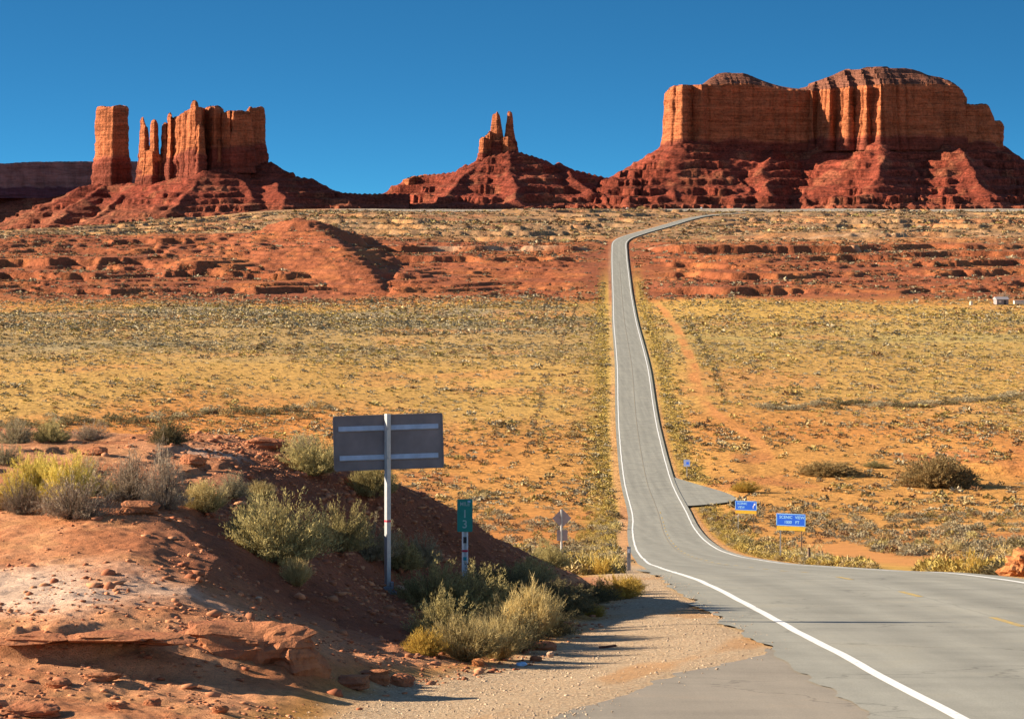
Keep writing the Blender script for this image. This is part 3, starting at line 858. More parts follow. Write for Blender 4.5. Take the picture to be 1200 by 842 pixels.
# --- the broad twin butte on the right
mb = MB()
cliff(mb, DB, [(781, 130), (786, 20), (800, -25), (812, 15), (822, -18), (828, 10), (850, 22), (900, 40), (952, 62), (975, 90), (975, 330), (880, 380), (800, 330)],
      [(778, 112), (790, 100), (830, 99), (870, 97), (905, 101), (935, 104), (980, 105)], 176, flute=3.6, cap=[(778, 100), (822, 98), (840, 86), (852, 82), (874, 81), (896, 89), (915, 96), (940, 101), (980, 104)], seed=100, lower=0.14, rnd=2)
cliff(mb, DB, [(930, 190), (944, 95), (954, 40), (960, 62), (972, -20), (980, 6), (992, -75), (999, -48), (1010, -120), (1016, -100), (1024, -150), (1034, -140), (1060, -110), (1082, -106), (1108, -84), (1124, -70), (1132, 20), (1128, 250), (1040, 330), (950, 300)],
      [(926, 104), (950, 105), (985, 103), (1015, 101), (1070, 100), (1110, 100), (1119, 103), (1130, 112)], 177, flute=7.0, cap=[(926, 104), (952, 95), (984, 82), (992, 78), (1020, 77), (1062, 76), (1078, 79), (1090, 85), (1112, 91), (1119, 100), (1130, 110)], seed=140, lower=0.22, rnd=1)
cliff(mb, DB, [(1110, -20), (1118, -66), (1140, -60), (1160, -40), (1174, -10), (1177, 60), (1150, 200), (1105, 180)],
      [(1108, 118), (1126, 122), (1140, 123), (1153, 122), (1160, 130), (1166, 142), (1172, 142), (1178, 148)], 186, flute=4.5, seed=170, lower=0.3, rnd=1, lam=(40., 18., 8.))
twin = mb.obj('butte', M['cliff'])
tag(twin, kind='structure')
scree('butte_scree', DB, (660, 1330), (-780, 380), [
    [(704, 209, 60), (716, 207, 60), (745, 190, 60), (766, 178, 55), (781, 167, 60), (800, 164, -10), (830, 164, 0), (900, 168, 35), (950, 166, 70), (985, 160, 15), (1020, 162, -70), (1060, 166, -95), (1110, 168, -80), (1140, 168, -55), (1176, 170, 0), (1186, 182, 0), (1205, 194, 0), (1260, 212, 0), (1330, 230, 0)],
    [(806, 166, -10), (800, 188, -60), (788, 212, -190), (780, 228, -320)], [(850, 172, 0), (856, 196, -90), (866, 222, -260)],
    [(905, 168, 25), (902, 176, -30), (890, 200, -170), (884, 224, -330)],
    [(955, 168, 40), (964, 178, -30), (966, 200, -150), (958, 222, -300)], [(1020, 166, -130), (1018, 184, -210), (1006, 210, -370)],
[(1104, 169, -110), (1112, 174, -170), (1116, 196, -280), (1126, 220, -430)]], 3.6, M['scree'], twin, seed=200, gul=1.3, S=0.66, R_=300.0, gdir=58.0, ter=1.0, steps=24.0)

# --- the spired butte on the left
DL = 8200.0
mb = MB()
block(mb, DL, 98.5, 138, [(92, 126), (104, 122), (117, 123), (130, 121), (142, 122)], 217, 150, 105, flute=3.0, seed=300, lower=0.35, corner=0.66, bend=0.5, rnd=1, batter=0.035, nz=60)
F = dict(flute=2.4, lower=0.42, batter=0.04, lam=(36., 15., 7.), step=1.5, bend=0.7)
block(mb, DL, 158, 170.5, [(156, 138), (161, 137), (166, 146), (172, 150)], 222, 62, 45, seed=310, taper=0.22, **F)
block(mb, DL, 172, 182.5, [(170, 142), (176, 140), (183, 141)], 222, 40, 40, seed=311, taper=0.28, **F)
block(mb, DL, 157, 187, [(156, 178), (170, 176), (188, 182)], 226, 30, 70, seed=312, **F)
block(mb, DL, 185, 196, [(184, 146), (190, 143), (197, 148)], 220, 42, 50, seed=320, taper=0.12, **F)
block(mb, DL, 192, 203, [(191, 134), (196, 132), (199, 136), (204, 140)], 220, 10, 60, seed=321, taper=0.22, **F)
cliff(mb, DL, [(199, 60), (204, 14), (212, -4), (216, -34), (221, -40), (226, -72), (233, -92), (239, -84), (240, 30), (222, 90)], [(198, 138), (205, 136), (214, 132), (224, 128), (232, 126), (241, 127)], 214, seed=322, flute=4.0, lower=0.42, batter=0.04, lam=(36., 15., 7.), step=1.5)
block(mb, DL, 225.5, 234.5, [(224, 122), (229, 119), (232, 120), (235, 124)], 180, -62, 36, seed=324, flute=1.4, step=1.5, lam=(30., 12., 6.), bend=0.6)
block(mb, DL, 231, 243, [(230, 148), (237, 146), (245, 150)], 208, -104, 40, seed=325, corner=0.6, **F)
block(mb, DL, 241, 263, [(240, 127), (246, 125), (256, 125), (264, 130)], 206, -62, 90, seed=326, corner=0.6, **F)
block(mb, DL, 255, 277, [(254, 134), (262, 133), (270, 131), (278, 132)], 204, -84, 100, seed=327, corner=0.8, **F)
block(mb, DL, 269, 297, [(268, 131), (274, 131), (288, 131), (298, 131)], 203, -98, 110, seed=328, corner=0.30, **F)
block(mb, DL, 286, 308.5, [(285, 131), (290, 127), (293, 126), (299, 127), (303, 125), (310, 126)], 202, -20, 90, seed=329, corner=0.3, **F)
block(mb, DL, 256, 263, [(255, 166), (259, 164), (264, 167)], 205, -70, 30, seed=330, taper=0.2, flute=1.0, step=1.5, lam=(30., 12., 6.))
cliff(mb, DL, [(187, 110), (205, 60), (222, 40), (246, 60), (300, 20), (305, 60), (300, 130), (200, 160)], [(186, 152), (205, 146), (225, 140), (250, 136), (280, 139), (306, 138)], 212, seed=340, flute=3.5, lower=0.42, batter=0.04, lam=(36., 15., 7.))
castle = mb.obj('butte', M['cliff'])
tag(castle, kind='structure')
scree('butte_scree', DL, (-330, 480), (-760, 330), [
    [(-330, 285, 30), (-60, 275, 20), (0, 262, 20), (60, 236, 90), (80, 226, 140), (84, 218, 150), (96, 215, 165), (117, 213, 160), (143, 213, 140), (158, 215, 60), (200, 211, 0), (240, 200, -20), (270, 194, 0), (308, 189, 0), (314, 189, 0), (330, 200, 10), (340, 205, 10), (364, 208, 20), (368, 216, 20), (376, 223, 40), (420, 226, 60), (480, 226, 60)],
    [(158, 217, 40), (190, 212, 0), (215, 206, -45), (238, 200, -105), (275, 196, -70)],
    [(238, 202, -105), (232, 218, -190), (214, 242, -330)], [(275, 196, -70), (284, 208, -120), (304, 232, -250)], [(312, 190, 0), (318, 206, -80), (340, 230, -260)],
    [(114, 215, 150), (98, 232, 20), (76, 256, -200)], [(150, 214, 130), (140, 232, -40), (120, 256, -260)]], 3.6, M['scree'], castle, seed=400, gul=0.75, S=0.50, R_=340.0, gdir=70., ter=1.0, steps=17.0)

# --- the throne-like spire in the middle
mb = MB()
G = dict(flute=2.0, lower=0.45, batter=0.05, lam=(30., 13., 6.), step=1.4)
block(mb, DB, 561.5, 570.5, [(560, 163), (565, 161), (571, 163)], 194, 0, 45, seed=500, corner=0.6, **G)
block(mb, DB, 567, 577, [(566, 160), (570, 158), (574, 154), (578, 156)], 193, 8, 45, seed=501, **G)
block(mb, DB, 572, 591.5, [(571, 134), (578, 133), (582, 131), (586, 133), (592, 137)], 192, 0, 60, seed=502, taper=0.50, corner=0.72, **G)
block(mb, DB, 590.5, 604.5, [(589, 131), (596, 131), (599, 130), (605, 132)], 192, 6, 45, seed=503, taper=0.58, corner=0.55, **G)
block(mb, DB, 584, 604, [(583, 168), (590, 160), (597, 161), (605, 172)], 193, -8, 60, seed=504, corner=0.6, **G)
block(mb, DB, 472, 500, [(470, 212), (476, 209), (490, 206), (500, 205)], 226, 10, 90, seed=505, flute=3, lower=0.2, corner=0.25, lam=(30., 12., 6.), nz=24)
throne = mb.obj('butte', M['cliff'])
tag(throne, kind='structure')
scree('butte_scree', DB, (395, 760), (-640, 330), [
    [(400, 229, 60), (455, 226, 60), (474, 222, 50), (478, 208, 50), (492, 205, 45), (536, 200, 30), (546, 192, 20), (560, 186, 10), (575, 182, 0), (600, 176, 0), (606, 176, 5), (640, 187, 20), (655, 189, 30), (663, 195, 40), (690, 202, 50), (712, 207, 60), (760, 200, 80)],
    [(604, 178, 0), (604, 188, -70), (606, 206, -160), (606, 232, -330)], [(560, 190, 0), (545, 205, -90), (530, 228, -260)], [(656, 191, 25), (668, 205, -70), (690, 222, -200)]], 3.4, M['scree'], throne, seed=600, gul=0.9, S=0.58, R_=300.0, gdir=48., ter=1.1, steps=27.0)

# --- a long dark mesa on the far left horizon
DM = 14000.0
mb = MB()
cliff(mb, DM, [(-420, -500), (-200, -330), (-60, -150), (-20, -130), (20, -20), (60, 60), (84, 180), (130, 260), (215, 520), (215, 1200), (-420, 1200)],
      [(-420, 196), (0, 192), (30, 190), (60, 189), (150, 188), (220, 192)], 232, flute=16., seed=700, lower=0.3, step=9.0, nz=34, lam=(220., 70., 26.))
mb.c = [c_ * np.array([0.55, 0.85, 1.8]) for c_ in mb.c]  # blue of distant haze and shade put into the rock colour
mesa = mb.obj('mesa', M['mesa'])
tag(mesa, kind='structure')
scree('mesa_scree', DM, (-460, 330), (-900, 500), [[(-420, 226, 100), (0, 226, 20), (120, 228, 130), (220, 230, 200), (330, 236, 250)]], 12.0, M['scree'], mesa, seed=720, gul=1.2, S=0.5, R_=500., gdir=130.)
# ------------------------------------------------------------------ where a line of sight meets the ground
def hit(px, py, d0=20.0, d1=3270.0):
    ys = np.concatenate([np.arange(d0, 100, 0.1), np.arange(100, 400, 0.5), np.arange(400, d1, 2.0)]); ys = ys[ys < d1]
    xs = (px - 600) / FPX * ys
    zr = -(py - HZ) / FPX * ys
    ok = np.nonzero(land(xs, ys) >= zr)[0]
    i = ok[0] if len(ok) else len(ys) - 1
    return xs[i], ys[i]

# ------------------------------------------------------------------ plants
def tri_leaves(P, D, L, W, rg):
    """thin pointed leaves: base at P, along D (unit), length L, width W"""
    n = len(P)
    rnd = rg.normal(size=(n, 3)); side = np.cross(D, rnd); side /= np.linalg.norm(side, axis=1)[:, None] + 1e-9
    a = P - side * W[:, None] / 2; b = P + side * W[:, None] / 2; c = P + D * L[:, None]
    V = np.stack([a, b, c], 1).reshape(-1, 3)
    F = np.arange(3 * n).reshape(-1, 3)
    return V, F

def unit(v): return v / (np.linalg.norm(v, axis=-1, keepdims=True) + 1e-9)

def brush(seed, stems=70, per=46, spread=0.9, leaf=(0.045, 0.10), lw=0.010, droop=0.25, top=0.45, ragged=0.25, twig=0.004):
    """a shrub about 1 m tall and 1 m wide: many thin stems fanning from the root, fine leaves on their upper parts"""
    rg = np.random.default_rng(seed)
    az = rg.uniform(0, 2 * np.pi, stems); tl = spread * rg.uniform(0.0, 1.0, stems) ** 0.6
    # a lumpy outline: some sectors grow taller than others
    lob = 1 + ragged * (np.sin(az * 2 + rg.uniform(0, 6)) * 0.5 + np.sin(az * 3 + rg.uniform(0, 6)) * 0.4) + rg.normal(0, 0.12, stems)
    ln = np.clip(lob, 0.45, 1.4) * (0.72 + 0.28 * np.cos(tl))
    root = np.stack([np.cos(az) * 0.10 * tl, np.sin(az) * 0.10 * tl, np.full(stems, -0.04)], -1)
    d0 = np.stack([np.sin(tl) * np.cos(az), np.sin(tl) * np.sin(az), np.cos(tl)], -1)
    def pt(t):
        t = np.asarray(t)[..., None]
        out = root[:, None, :] + d0[:, None, :] * (t * ln[:, None, None])
        out[..., 2] -= droop * np.sin(tl)[:, None] * (t[..., 0] ** 2) * 0.35 * ln[:, None]
        return out
    vs = []; fs = []; sh = []; n0 = 0
    # stems as narrow crossed ribbons
    tt = np.linspace(0, 0.92, 4)
    for ax in range(2):
        pts = pt(np.broadcast_to(tt, (stems, 4)))
        off = np.cross(d0, np.array([[0, 0, 1.0]]) if ax == 0 else np.stack([np.cos(az), np.sin(az), 0 * az], -1)); off = unit(off) * twig
        w = np.array([1.6, 1.2, 0.9, 0.5])[None, :, None]
        A = pts - off[:, None, :] * w; B = pts + off[:, None, :] * w
        V = np.stack([A, B], 2).reshape(stems, 8, 3)
        for k in range(3):
            q = np.arange(stems)[:, None] * 8 + n0
            f = np.concatenate([np.concatenate([q + 2 * k, q + 2 * k + 1, q + 2 * k + 3], 1), np.concatenate([q + 2 * k, q + 2 * k + 3, q + 2 * k + 2], 1)])
            fs.append(f)
        vs.append(V.reshape(-1, 3)); n0 += stems * 8
    nst = n0; nf = sum(len(f) for f in fs)
    t = rg.uniform(top, 1.0, (stems, per)) ** 0.8
    P = pt(t) + rg.normal(0, 0.028, (stems, per, 3))
    D = unit(d0[:, None, :] * 0.9 + rg.normal(0, 0.55, (stems, per, 3)) + np.array([0, 0, 0.45]))
    L = rg.uniform(leaf[0], leaf[1], stems * per); W = lw * rg.uniform(0.7, 1.5, stems * per)
    V, F = tri_leaves(P.reshape(-1, 3), D.reshape(-1, 3), L, W, rg)
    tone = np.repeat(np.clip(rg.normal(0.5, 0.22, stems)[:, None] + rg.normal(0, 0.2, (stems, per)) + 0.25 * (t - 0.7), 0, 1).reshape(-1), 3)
    return (np.concatenate(vs), np.concatenate(fs)), (V, F, tone)

def scrubby(seed, n, leaf=0.28, flat=0.75, wide=0.22):
    """a distant shrub: a low dome of coarse leaf clumps, 1 m across and about 'flat' m tall"""
    rg = np.random.default_rng(seed)
    az = rg.uniform(0, 2 * np.pi, n); u = rg.uniform(0.02, 1.0, n)
    r = np.sqrt(1 - (u * 0.95) ** 2) * rg.uniform(0.55, 1.0, n) * (1 + 0.22 * np.sin(az * 2 + seed) + 0.15 * np.sin(az * 3 + 2 * seed))
    P = np.stack([0.42 * r * np.cos(az), 0.42 * r * np.sin(az), flat * 0.75 * u * rg.uniform(0.55, 1.0, n) - 0.03], -1)
    D = unit(np.stack([np.cos(az) * r, np.sin(az) * r, 0.3 + u], -1) + rg.normal(0, 0.45, (n, 3)))
    V, F = tri_leaves(P, D, leaf * rg.uniform(0.6, 1.3, n), wide * rg.uniform(0.6, 1.4, n), rg)
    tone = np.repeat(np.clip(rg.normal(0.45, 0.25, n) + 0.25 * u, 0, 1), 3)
    return V, F, tone

M['rabbit'] = mat_leaf('rabbitbrush_leaf', (0.48, 0.375, 0.065), (0.80, 0.64, 0.17))
M['sage'] = mat_leaf('sagebrush_leaf', (0.19, 0.155, 0.09), (0.40, 0.335, 0.20))
M['olive'] = mat_leaf('olive_brush_leaf', (0.23, 0.185, 0.075), (0.50, 0.41, 0.17))
M['dry'] = mat_leaf('dry_brush_twig', (0.19, 0.14, 0.095), (0.42, 0.33, 0.23), 0.1)
M['straw'] = mat_leaf('straw_grass', (0.32, 0.235, 0.085), (0.56, 0.44, 0.20))
M['gold'] = mat_leaf('golden_grass', (0.36, 0.22, 0.04), (0.52, 0.36, 0.075))
M['dark'] = mat_leaf('dark_brush_leaf', (0.095, 0.08, 0.038), (0.21, 0.17, 0.08))  # dark brush tone; on the ditch bushes it paints in the mound's shade
M['brown'] = mat_leaf('brown_shrub_leaf', (0.20, 0.135, 0.055), (0.38, 0.265, 0.11))
M['stem'] = mat_plain('dry_stem', (0.20, 0.15, 0.11), 0.95, var=0.3, spec=0.1)
M['stem_red'] = mat_plain('reddish_stem', (0.22, 0.12, 0.07), 0.95, var=0.3, spec=0.1)

_tpl = {}
def tpl_full(kind, v):
    """foliage and stems meshes of a near shrub, made once per kind and variant"""
    key = (kind, v)
    if key not in _tpl:
        sd = 1000 + 37 * v + sum(ord(ch) for ch in kind)
        prm = dict(rabbit=dict(stems=260, per=64, spread=1.15, leaf=(0.05, 0.11), lw=0.014, top=0.35, ragged=0.3),
                   sage=dict(stems=230, per=70, spread=1.3, leaf=(0.03, 0.075), lw=0.017, top=0.25, ragged=0.35),
                   olive=dict(stems=240, per=68, spread=1.25, leaf=(0.035, 0.085), lw=0.016, top=0.25, ragged=0.35),
                   dry=dict(stems=300, per=44, spread=1.25, leaf=(0.04, 0.10), lw=0.010, top=0.22, ragged=0.35, twig=0.0055),
                   straw=dict(stems=280, per=34, spread=0.95, leaf=(0.10, 0.24), lw=0.012, top=0.12, ragged=0.25),
                   gold=dict(stems=260, per=34, spread=1.15, leaf=(0.08, 0.20), lw=0.014, top=0.12, ragged=0.25),
                   dark=dict(stems=220, per=70, spread=1.3, leaf=(0.04, 0.085), lw=0.018, top=0.22, ragged=0.35),
                   brown=dict(stems=420, per=56, spread=1.35, leaf=(0.05, 0.09), lw=0.024, top=0.25, ragged=0.12, droop=0.5))[kind]
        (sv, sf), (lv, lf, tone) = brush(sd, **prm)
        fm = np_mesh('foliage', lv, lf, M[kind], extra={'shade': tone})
        sm = np_mesh('stems', sv, sf, M['stem_red'] if kind in ('brown', 'gold') else M['stem'])
        _tpl[key] = (fm, sm)
    return _tpl[key]

def shrub(name, kind, px, py, w, h, label, cat='shrub', v=None, d0=20.0, group=None, at=None):
    """a near shrub whose foot shows at photo pixel (px, py), w wide and h tall in photo pixels"""
    x, y = at if at else hit(px, py, d0)
    m = FPX / y
    v = (int(px) * 7 + int(py)) % 3 if v is None else v
    fm, sm = tpl_full(kind, v)
    root = empty(name, (x, y + 0.25 * w / m, land1(x, y + 0.25 * w / m) - 0.02), rz=(px * 1.7) % 6.28)
    wid = {'straw': 1.3, 'gold': 1.45}.get(kind, 1.6)
    sxy = w / m / wid; sz = h / m / 0.95
    root.scale = (sxy, sxy, sz)
    link(bpy.data.objects.new('foliage', fm), root)
    link(bpy.data.objects.new('stems', sm), root)
    tag(root, label, cat, group)
    return root

S_ = shrub
S_('rabbitbrush', 'rabbit', 36, 598, 66, 58, 'bright yellow-green rabbitbrush at the left edge of the mound, taller of the yellow pair')
S_('rabbitbrush', 'rabbit', 76, 596, 58, 54, 'pale yellow rabbitbrush right beside the taller yellow one, behind a grey twiggy bush')
S_('sagebrush', 'dry', 84, 609, 84, 46, 'wide grey twiggy bush in front of the two yellow rabbitbrushes')
S_('sagebrush', 'dry', 22, 603, 44, 40, 'small grey twiggy bush at the left foot of the yellow rabbitbrush')
S_('grass_tuft', 'gold', 4, 598, 30, 26, 'golden grass tuft cut by the left edge of the photo', 'grass')
S_('sagebrush', 'sage', 100, 580, 56, 38, 'dark grey sagebrush behind the yellow rabbitbrush pair')
S_('sagebrush', 'dry', 150, 588, 60, 52, 'grey twiggy bush in the middle of the red mound, left of its taller twin')
S_('sagebrush', 'dry', 190, 598, 56, 68, 'tall grey twiggy bush in the middle of the red mound')
S_('sagebrush', 'straw', 130, 585, 24, 18, 'little straw tuft between the yellow rabbitbrush and the grey twiggy bushes', 'grass')
S_('rabbitbrush', 'straw', 237, 603, 50, 34, 'straw yellow low bush between the tall grey bush and the big olive one')
S_('sagebrush', 'sage', 272, 584, 34, 26, 'small round dark grey bush above the straw yellow bush')
S_('sagebrush', 'olive', 300, 640, 64, 50, 'olive bush on the upper left side of the large olive sagebrush')
S_('sagebrush', 'olive', 322, 660, 112, 70, 'large olive grey sagebrush on the right shoulder of the mound')
S_('grass_tuft', 'straw', 347, 688, 28, 28, 'lone yellow grass tuft on the shaded red slope below the large sagebrush', 'grass')
S_('sagebrush', 'sage', 352, 535, 44, 24, 'grey bush on the crest of the mound left of the large sign')
S_('rabbitbrush', 'olive', 366, 562, 66, 40, 'olive yellow bush on the crest just below the left end of the large sign')
S_('sagebrush', 'olive', 436, 592, 60, 44, 'olive bush on the crest right under the large sign panel')
S_('sagebrush', 'olive', 396, 650, 66, 50, 'olive grey bush left of the signpost, nearest the large sagebrush')
S_('sagebrush', 'sage', 432, 658, 60, 42, 'pale grey bush directly left of the signpost')
S_('sagebrush', 'olive', 470, 670, 50, 36, 'olive bush directly behind the signpost foot')
S_('sagebrush', 'sage', 492, 668, 40, 34, 'small grey bush just right of the signpost on the shaded slope')
S_('sagebrush', 'olive', 506, 714, 90, 50, 'wide olive bush in the ditch below the mile marker, left one')
S_('sagebrush', 'olive', 552, 724, 100, 50, 'wide olive bush in the ditch right under the mile marker')
S_('rabbitbrush', 'olive', 520, 752, 84, 52, 'olive bush at the bottom of the ditch with pale tips')
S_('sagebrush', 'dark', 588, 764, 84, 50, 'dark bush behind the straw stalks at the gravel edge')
S_('sagebrush', 'straw', 548, 776, 72, 46, 'straw yellow stalks at the gravel edge below the mile marker', 'grass')
S_('grass_tuft', 'straw', 585, 774, 52, 44, 'thin straw clump right of the straw yellow stalks at the gravel edge', 'grass')
S_('grass_tuft', 'gold', 496, 768, 44, 28, 'golden orange low tuft at the left end of the ditch bushes', 'grass')
S_('rabbitbrush', 'straw', 622, 748, 66, 54, 'pale straw bush in sun at the right end of the ditch bushes')
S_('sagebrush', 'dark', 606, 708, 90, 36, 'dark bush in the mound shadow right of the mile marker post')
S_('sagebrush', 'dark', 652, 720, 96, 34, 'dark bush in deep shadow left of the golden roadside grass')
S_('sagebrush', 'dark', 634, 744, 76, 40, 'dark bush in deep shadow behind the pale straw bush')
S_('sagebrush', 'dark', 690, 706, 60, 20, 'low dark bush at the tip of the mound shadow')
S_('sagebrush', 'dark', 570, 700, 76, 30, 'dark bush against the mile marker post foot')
S_('grass_tuft', 'gold', 722, 702, 54, 26, 'golden grass clump on the gravel where the mound shadow ends', 'grass')
S_('grass_tuft', 'gold', 697, 722, 26, 14, 'small golden tuft at the gravel edge, left below the golden clump', 'grass')
S_('grass_tuft', 'gold', 740, 694, 30, 18, 'golden tuft nearest the white road line', 'grass')
S_('sagebrush', 'olive', 618, 688, 66, 26, 'olive bush at the foot of the far end of the mound')
S_('rabbitbrush', 'olive', 646, 690, 50, 26, 'olive yellow bush beyond the mound beside the diamond sign post', d0=64)
S_('sagebrush', 'sage', 16, 520, 44, 26, 'grey bush on the back edge of the mound at the left edge of the photo')
S_('sagebrush', 'olive', 58, 518, 48, 24, 'olive bush on the back edge of the mound, second from the left')
S_('sagebrush', 'dry', 104, 516, 40, 20, 'low twiggy bush on the back edge of the mound above the yellow rabbitbrush')
S_('sagebrush', 'dark', 197, 521, 40, 26, 'dark round bush on the back edge of the mound above the tall grey bush')
S_('sagebrush', 'sage', 4, 545, 36, 22, 'grey bush halfway up the mound at the very left')
S_('grass_tuft', 'straw', 306, 585, 26, 18, 'little straw tuft in the rubble right of the round dark grey bush', 'grass')
S_('desert_shrub', 'brown', 1102, 572, 84, 34, 'big round brown shrub standing alone on orange sand right of the road', d0=300)
S_('desert_shrub', 'brown', 972, 558, 62, 15, 'low wide brown shrub left of the big round brown shrub', d0=300)
S_('desert_shrub', 'olive', 1026, 549, 28, 7, 'small dark green shrub between the two brown shrubs', d0=300)
S_('desert_shrub', 'gold', 874, 577, 30, 12, 'yellow clump at the tip of the paved turn-off', d0=300)

# --- shrubs one can still tell apart, further out (one small mesh each)
def far_mesh(name, kind, v, n, **kw):
    if kind in ('gold', 'straw'):
        (_, _), (V, F, t) = brush(5000 + v * 13 + sum(map(ord, kind)), stems=110, per=6, spread=0.95, leaf=(0.20, 0.34), lw=0.018, top=0.0, ragged=0.05)
        cen = V.reshape(-1, 3, 3).mean(1); dd = np.linalg.norm(cen[:, None] - cen[None], axis=-1); keep = np.sort(dd, 1)[:, 6] < 0.13
        V = V.reshape(-1, 3, 3)[keep].reshape(-1, 3); t = t.reshape(-1, 3)[keep].reshape(-1); F = np.arange(len(V)).reshape(-1, 3)
    else:
        V, F, t = scrubby(5000 + v * 13 + sum(map(ord, kind)), n, **kw)
    # drop stray leaves that hang clear of the plant
    cen = V.reshape(-1, 3, 3).mean(1); dd = np.linalg.norm(cen[:, None] - cen[None], axis=-1)
    keep = (np.sort(dd, 1)[:, min(6, len(cen) - 1)] < 0.16)
    V = V.reshape(-1, 3, 3)[keep].reshape(-1, 3); t = t.reshape(-1, 3)[keep].reshape(-1); F = np.arange(len(V)).reshape(-1, 3)
    return np_mesh(name, V, F, M[kind], extra={'shade': t})
_far = {}
def far_shrub(name, kind, x, y, w, h, label, cat, group, n=260):
    v = int(rng.integers(0, 4))
    key = (kind, v, n)
    if key not in _far: _far[key] = far_mesh(name, kind, v, n, leaf=0.13, wide=0.05)
    o = bpy.data.objects.new(name, _far[key])
    o.location = (x, y, land1(x, y) - 0.03); o.rotation_euler = (0, 0, rng.uniform(0, 6.28)); o.scale = (w, w, h / 0.78)
    tag(o, label, cat, group)
    return link(o)

for i in range(44):                                     # tall brush along the wash, left and right
    t = (i + rng.uniform(-0.3, 0.3)) / 44
    px = -6 + 398 * t; d = 596 + 30 * t + rng.normal(0, 5)
    far_shrub('wash_brush', 'dark' if rng.random() < 0.55 else ('sage' if rng.random() < 0.6 else 'brown'), (px - 600) / FPX * d, d, rng.uniform(3.2, 6.0), rng.uniform(1.2, 2.6),
              'dark grey green brush in the long row along the wash behind the mound', 'shrub', 'brush along the wash at left')
for i in range(46):
    t = (i + rng.uniform(-0.3, 0.3)) / 46
    px = 892 + 320 * t; d = 632 + 28 * t + rng.normal(0, 6)
    far_shrub('wash_brush', 'sage' if rng.random() < 0.6 else 'dark', (px - 600) / FPX * d, d, rng.uniform(3.0, 6.0), rng.uniform(0.9, 1.9),
              'grey brush in the long row along the wash right of the road', 'shrub', 'brush along the wash at right')

# ------------------------------------------------------------------ scrub beyond counting: spread over valley, ledges and plateau
COLS = dict(sage=((0.17, 0.145, 0.09), (0.34, 0.285, 0.18)), olive=((0.20, 0.155, 0.055), (0.38, 0.29, 0.10)), yellow=((0.27, 0.195, 0.05), (0.43, 0.32, 0.095)),
            dark=((0.09, 0.07, 0.038), (0.19, 0.145, 0.075)), straw=((0.27, 0.20, 0.09), (0.39, 0.295, 0.14)), brown=((0.15, 0.09, 0.045), (0.27, 0.165, 0.085)))
KN = list(COLS)
KA = np.array([COLS[k][0] for k in KN]); KB = np.array([COLS[k][1] for k in KN])

def scatter(n, y0, y1, dens):
    """random points in the wedge of land in view, kept with probability dens(x, y)"""
    y = np.sqrt(rng.uniform(y0 ** 2, y1 ** 2, n)); x = rng.uniform(-0.20, 0.20, n) * y
    k = rng.random(n) < np.clip(dens(x, y), 0, 1)
    return x[k], y[k]

def free(x, y, road=1.2):
    """0 on paving, tracks and signs' clear ground, 1 elsewhere"""
    u = x - road_x(np.minimum(y, 3280))
    ok = (u < -HALF - road) | (u > HALF + road)
    ok &= ~((np.abs(y - turn_c(x)) < turn_hw(x) + 4) & (x > 18) & (x < 37))
    ok &= ~((np.abs(x - track_x(y)) < 1.6) & (y > 520) & (y < 1200))
    ok &= ~((np.abs(x - bare2_x(y)) < 3.2) & (y > 110) & (y < 300))
    ok &= ~((y < 96) & (x < road_x(y)))
    return ok

pts = []       # x, y, width, height, kind
def put(x, y, w, h, probs):
    p = np.array([probs.get(k, 0) for k in KN], float); p /= p.sum()
    kd = rng.choice(len(KN), len(x), p=p)
    pts.append(np.column_stack([x, y, w, h, kd]))

def lump(x, y, a, b, seed): return sst(0.32, 0.66, vn(x / a, y / b, seed))
# the slope right and left of the road, close
x, y = scatter(9000, 84, 430, lambda x, y: free(x, y) * (0.10 + 0.50 * lump(x, y, 9, 22, 201)) * np.where(y < 300, 1, 0.8))
n = len(x); w = rng.lognormal(0.22, 0.38, n); put(x, y, w, w * rng.uniform(0.35, 0.6, n), dict(sage=6, dark=1.2, olive=1.6, straw=1.6, brown=0.8))
# open orange flats
x, y = scatter(15000, 400, 600, lambda x, y: free(x, y) * (0.07 + 0.34 * lump(x, y, 11, 34, 203) + 0.2 * lump(x, y, 4, 8, 204)))
n = len(x); w = rng.lognormal(-0.2, 0.42, n); put(x, y, w * 1.1, w * rng.uniform(0.35, 0.65, n), dict(sage=4, dark=1.6, olive=2.5, straw=2.4, brown=2))
# the grassy floor of the valley
x, y = scatter(96000, 560, 1190, lambda x, y: free(x, y) * (0.24 + 0.34 * lump(x, y, 40, 60, 205)))
n = len(x); w = rng.lognormal(-0.45, 0.45, n); put(x, y, w * 1.2, w * rng.uniform(0.35, 0.6, n), dict(sage=6, dark=0.4, olive=4.5, yellow=1.3, straw=2.4, brown=1.4))
# grey band at the far edge of the floor (left) and sage flats
x, y = scatter(26000, 820, 1220, lambda x, y: free(x, y) * (x < 20) * (0.04 + 0.5 * lump(x, y, 130, 32, 206)))
n = len(x); w = rng.lognormal(0.0, 0.35, n); put(x, y, w * 1.3, w * 0.5, dict(sage=7, dark=0.6, straw=2))
# ledges
x, y = scatter(34000, 1190, 1750, lambda x, y: free(x, y, 3) * (0.06 + 0.34 * lump(x, y, 60, 40, 207)))
n = len(x); w = rng.lognormal(0.1, 0.4, n); put(x, y, w * 1.4, w * 0.5, dict(sage=4, dark=1.0, brown=6))
# plateau
x, y = scatter(44000, 1700, 3270, lambda x, y: free(x, y, 5) * (0.08 + 0.45 * lump(x, y, 80, 80, 208)))
n = len(x); w = rng.lognormal(0.45, 0.4, n); put(x, y, w * 1.8, w * 0.55, dict(sage=4, dark=1.6, olive=1.0, straw=2.4, brown=4))
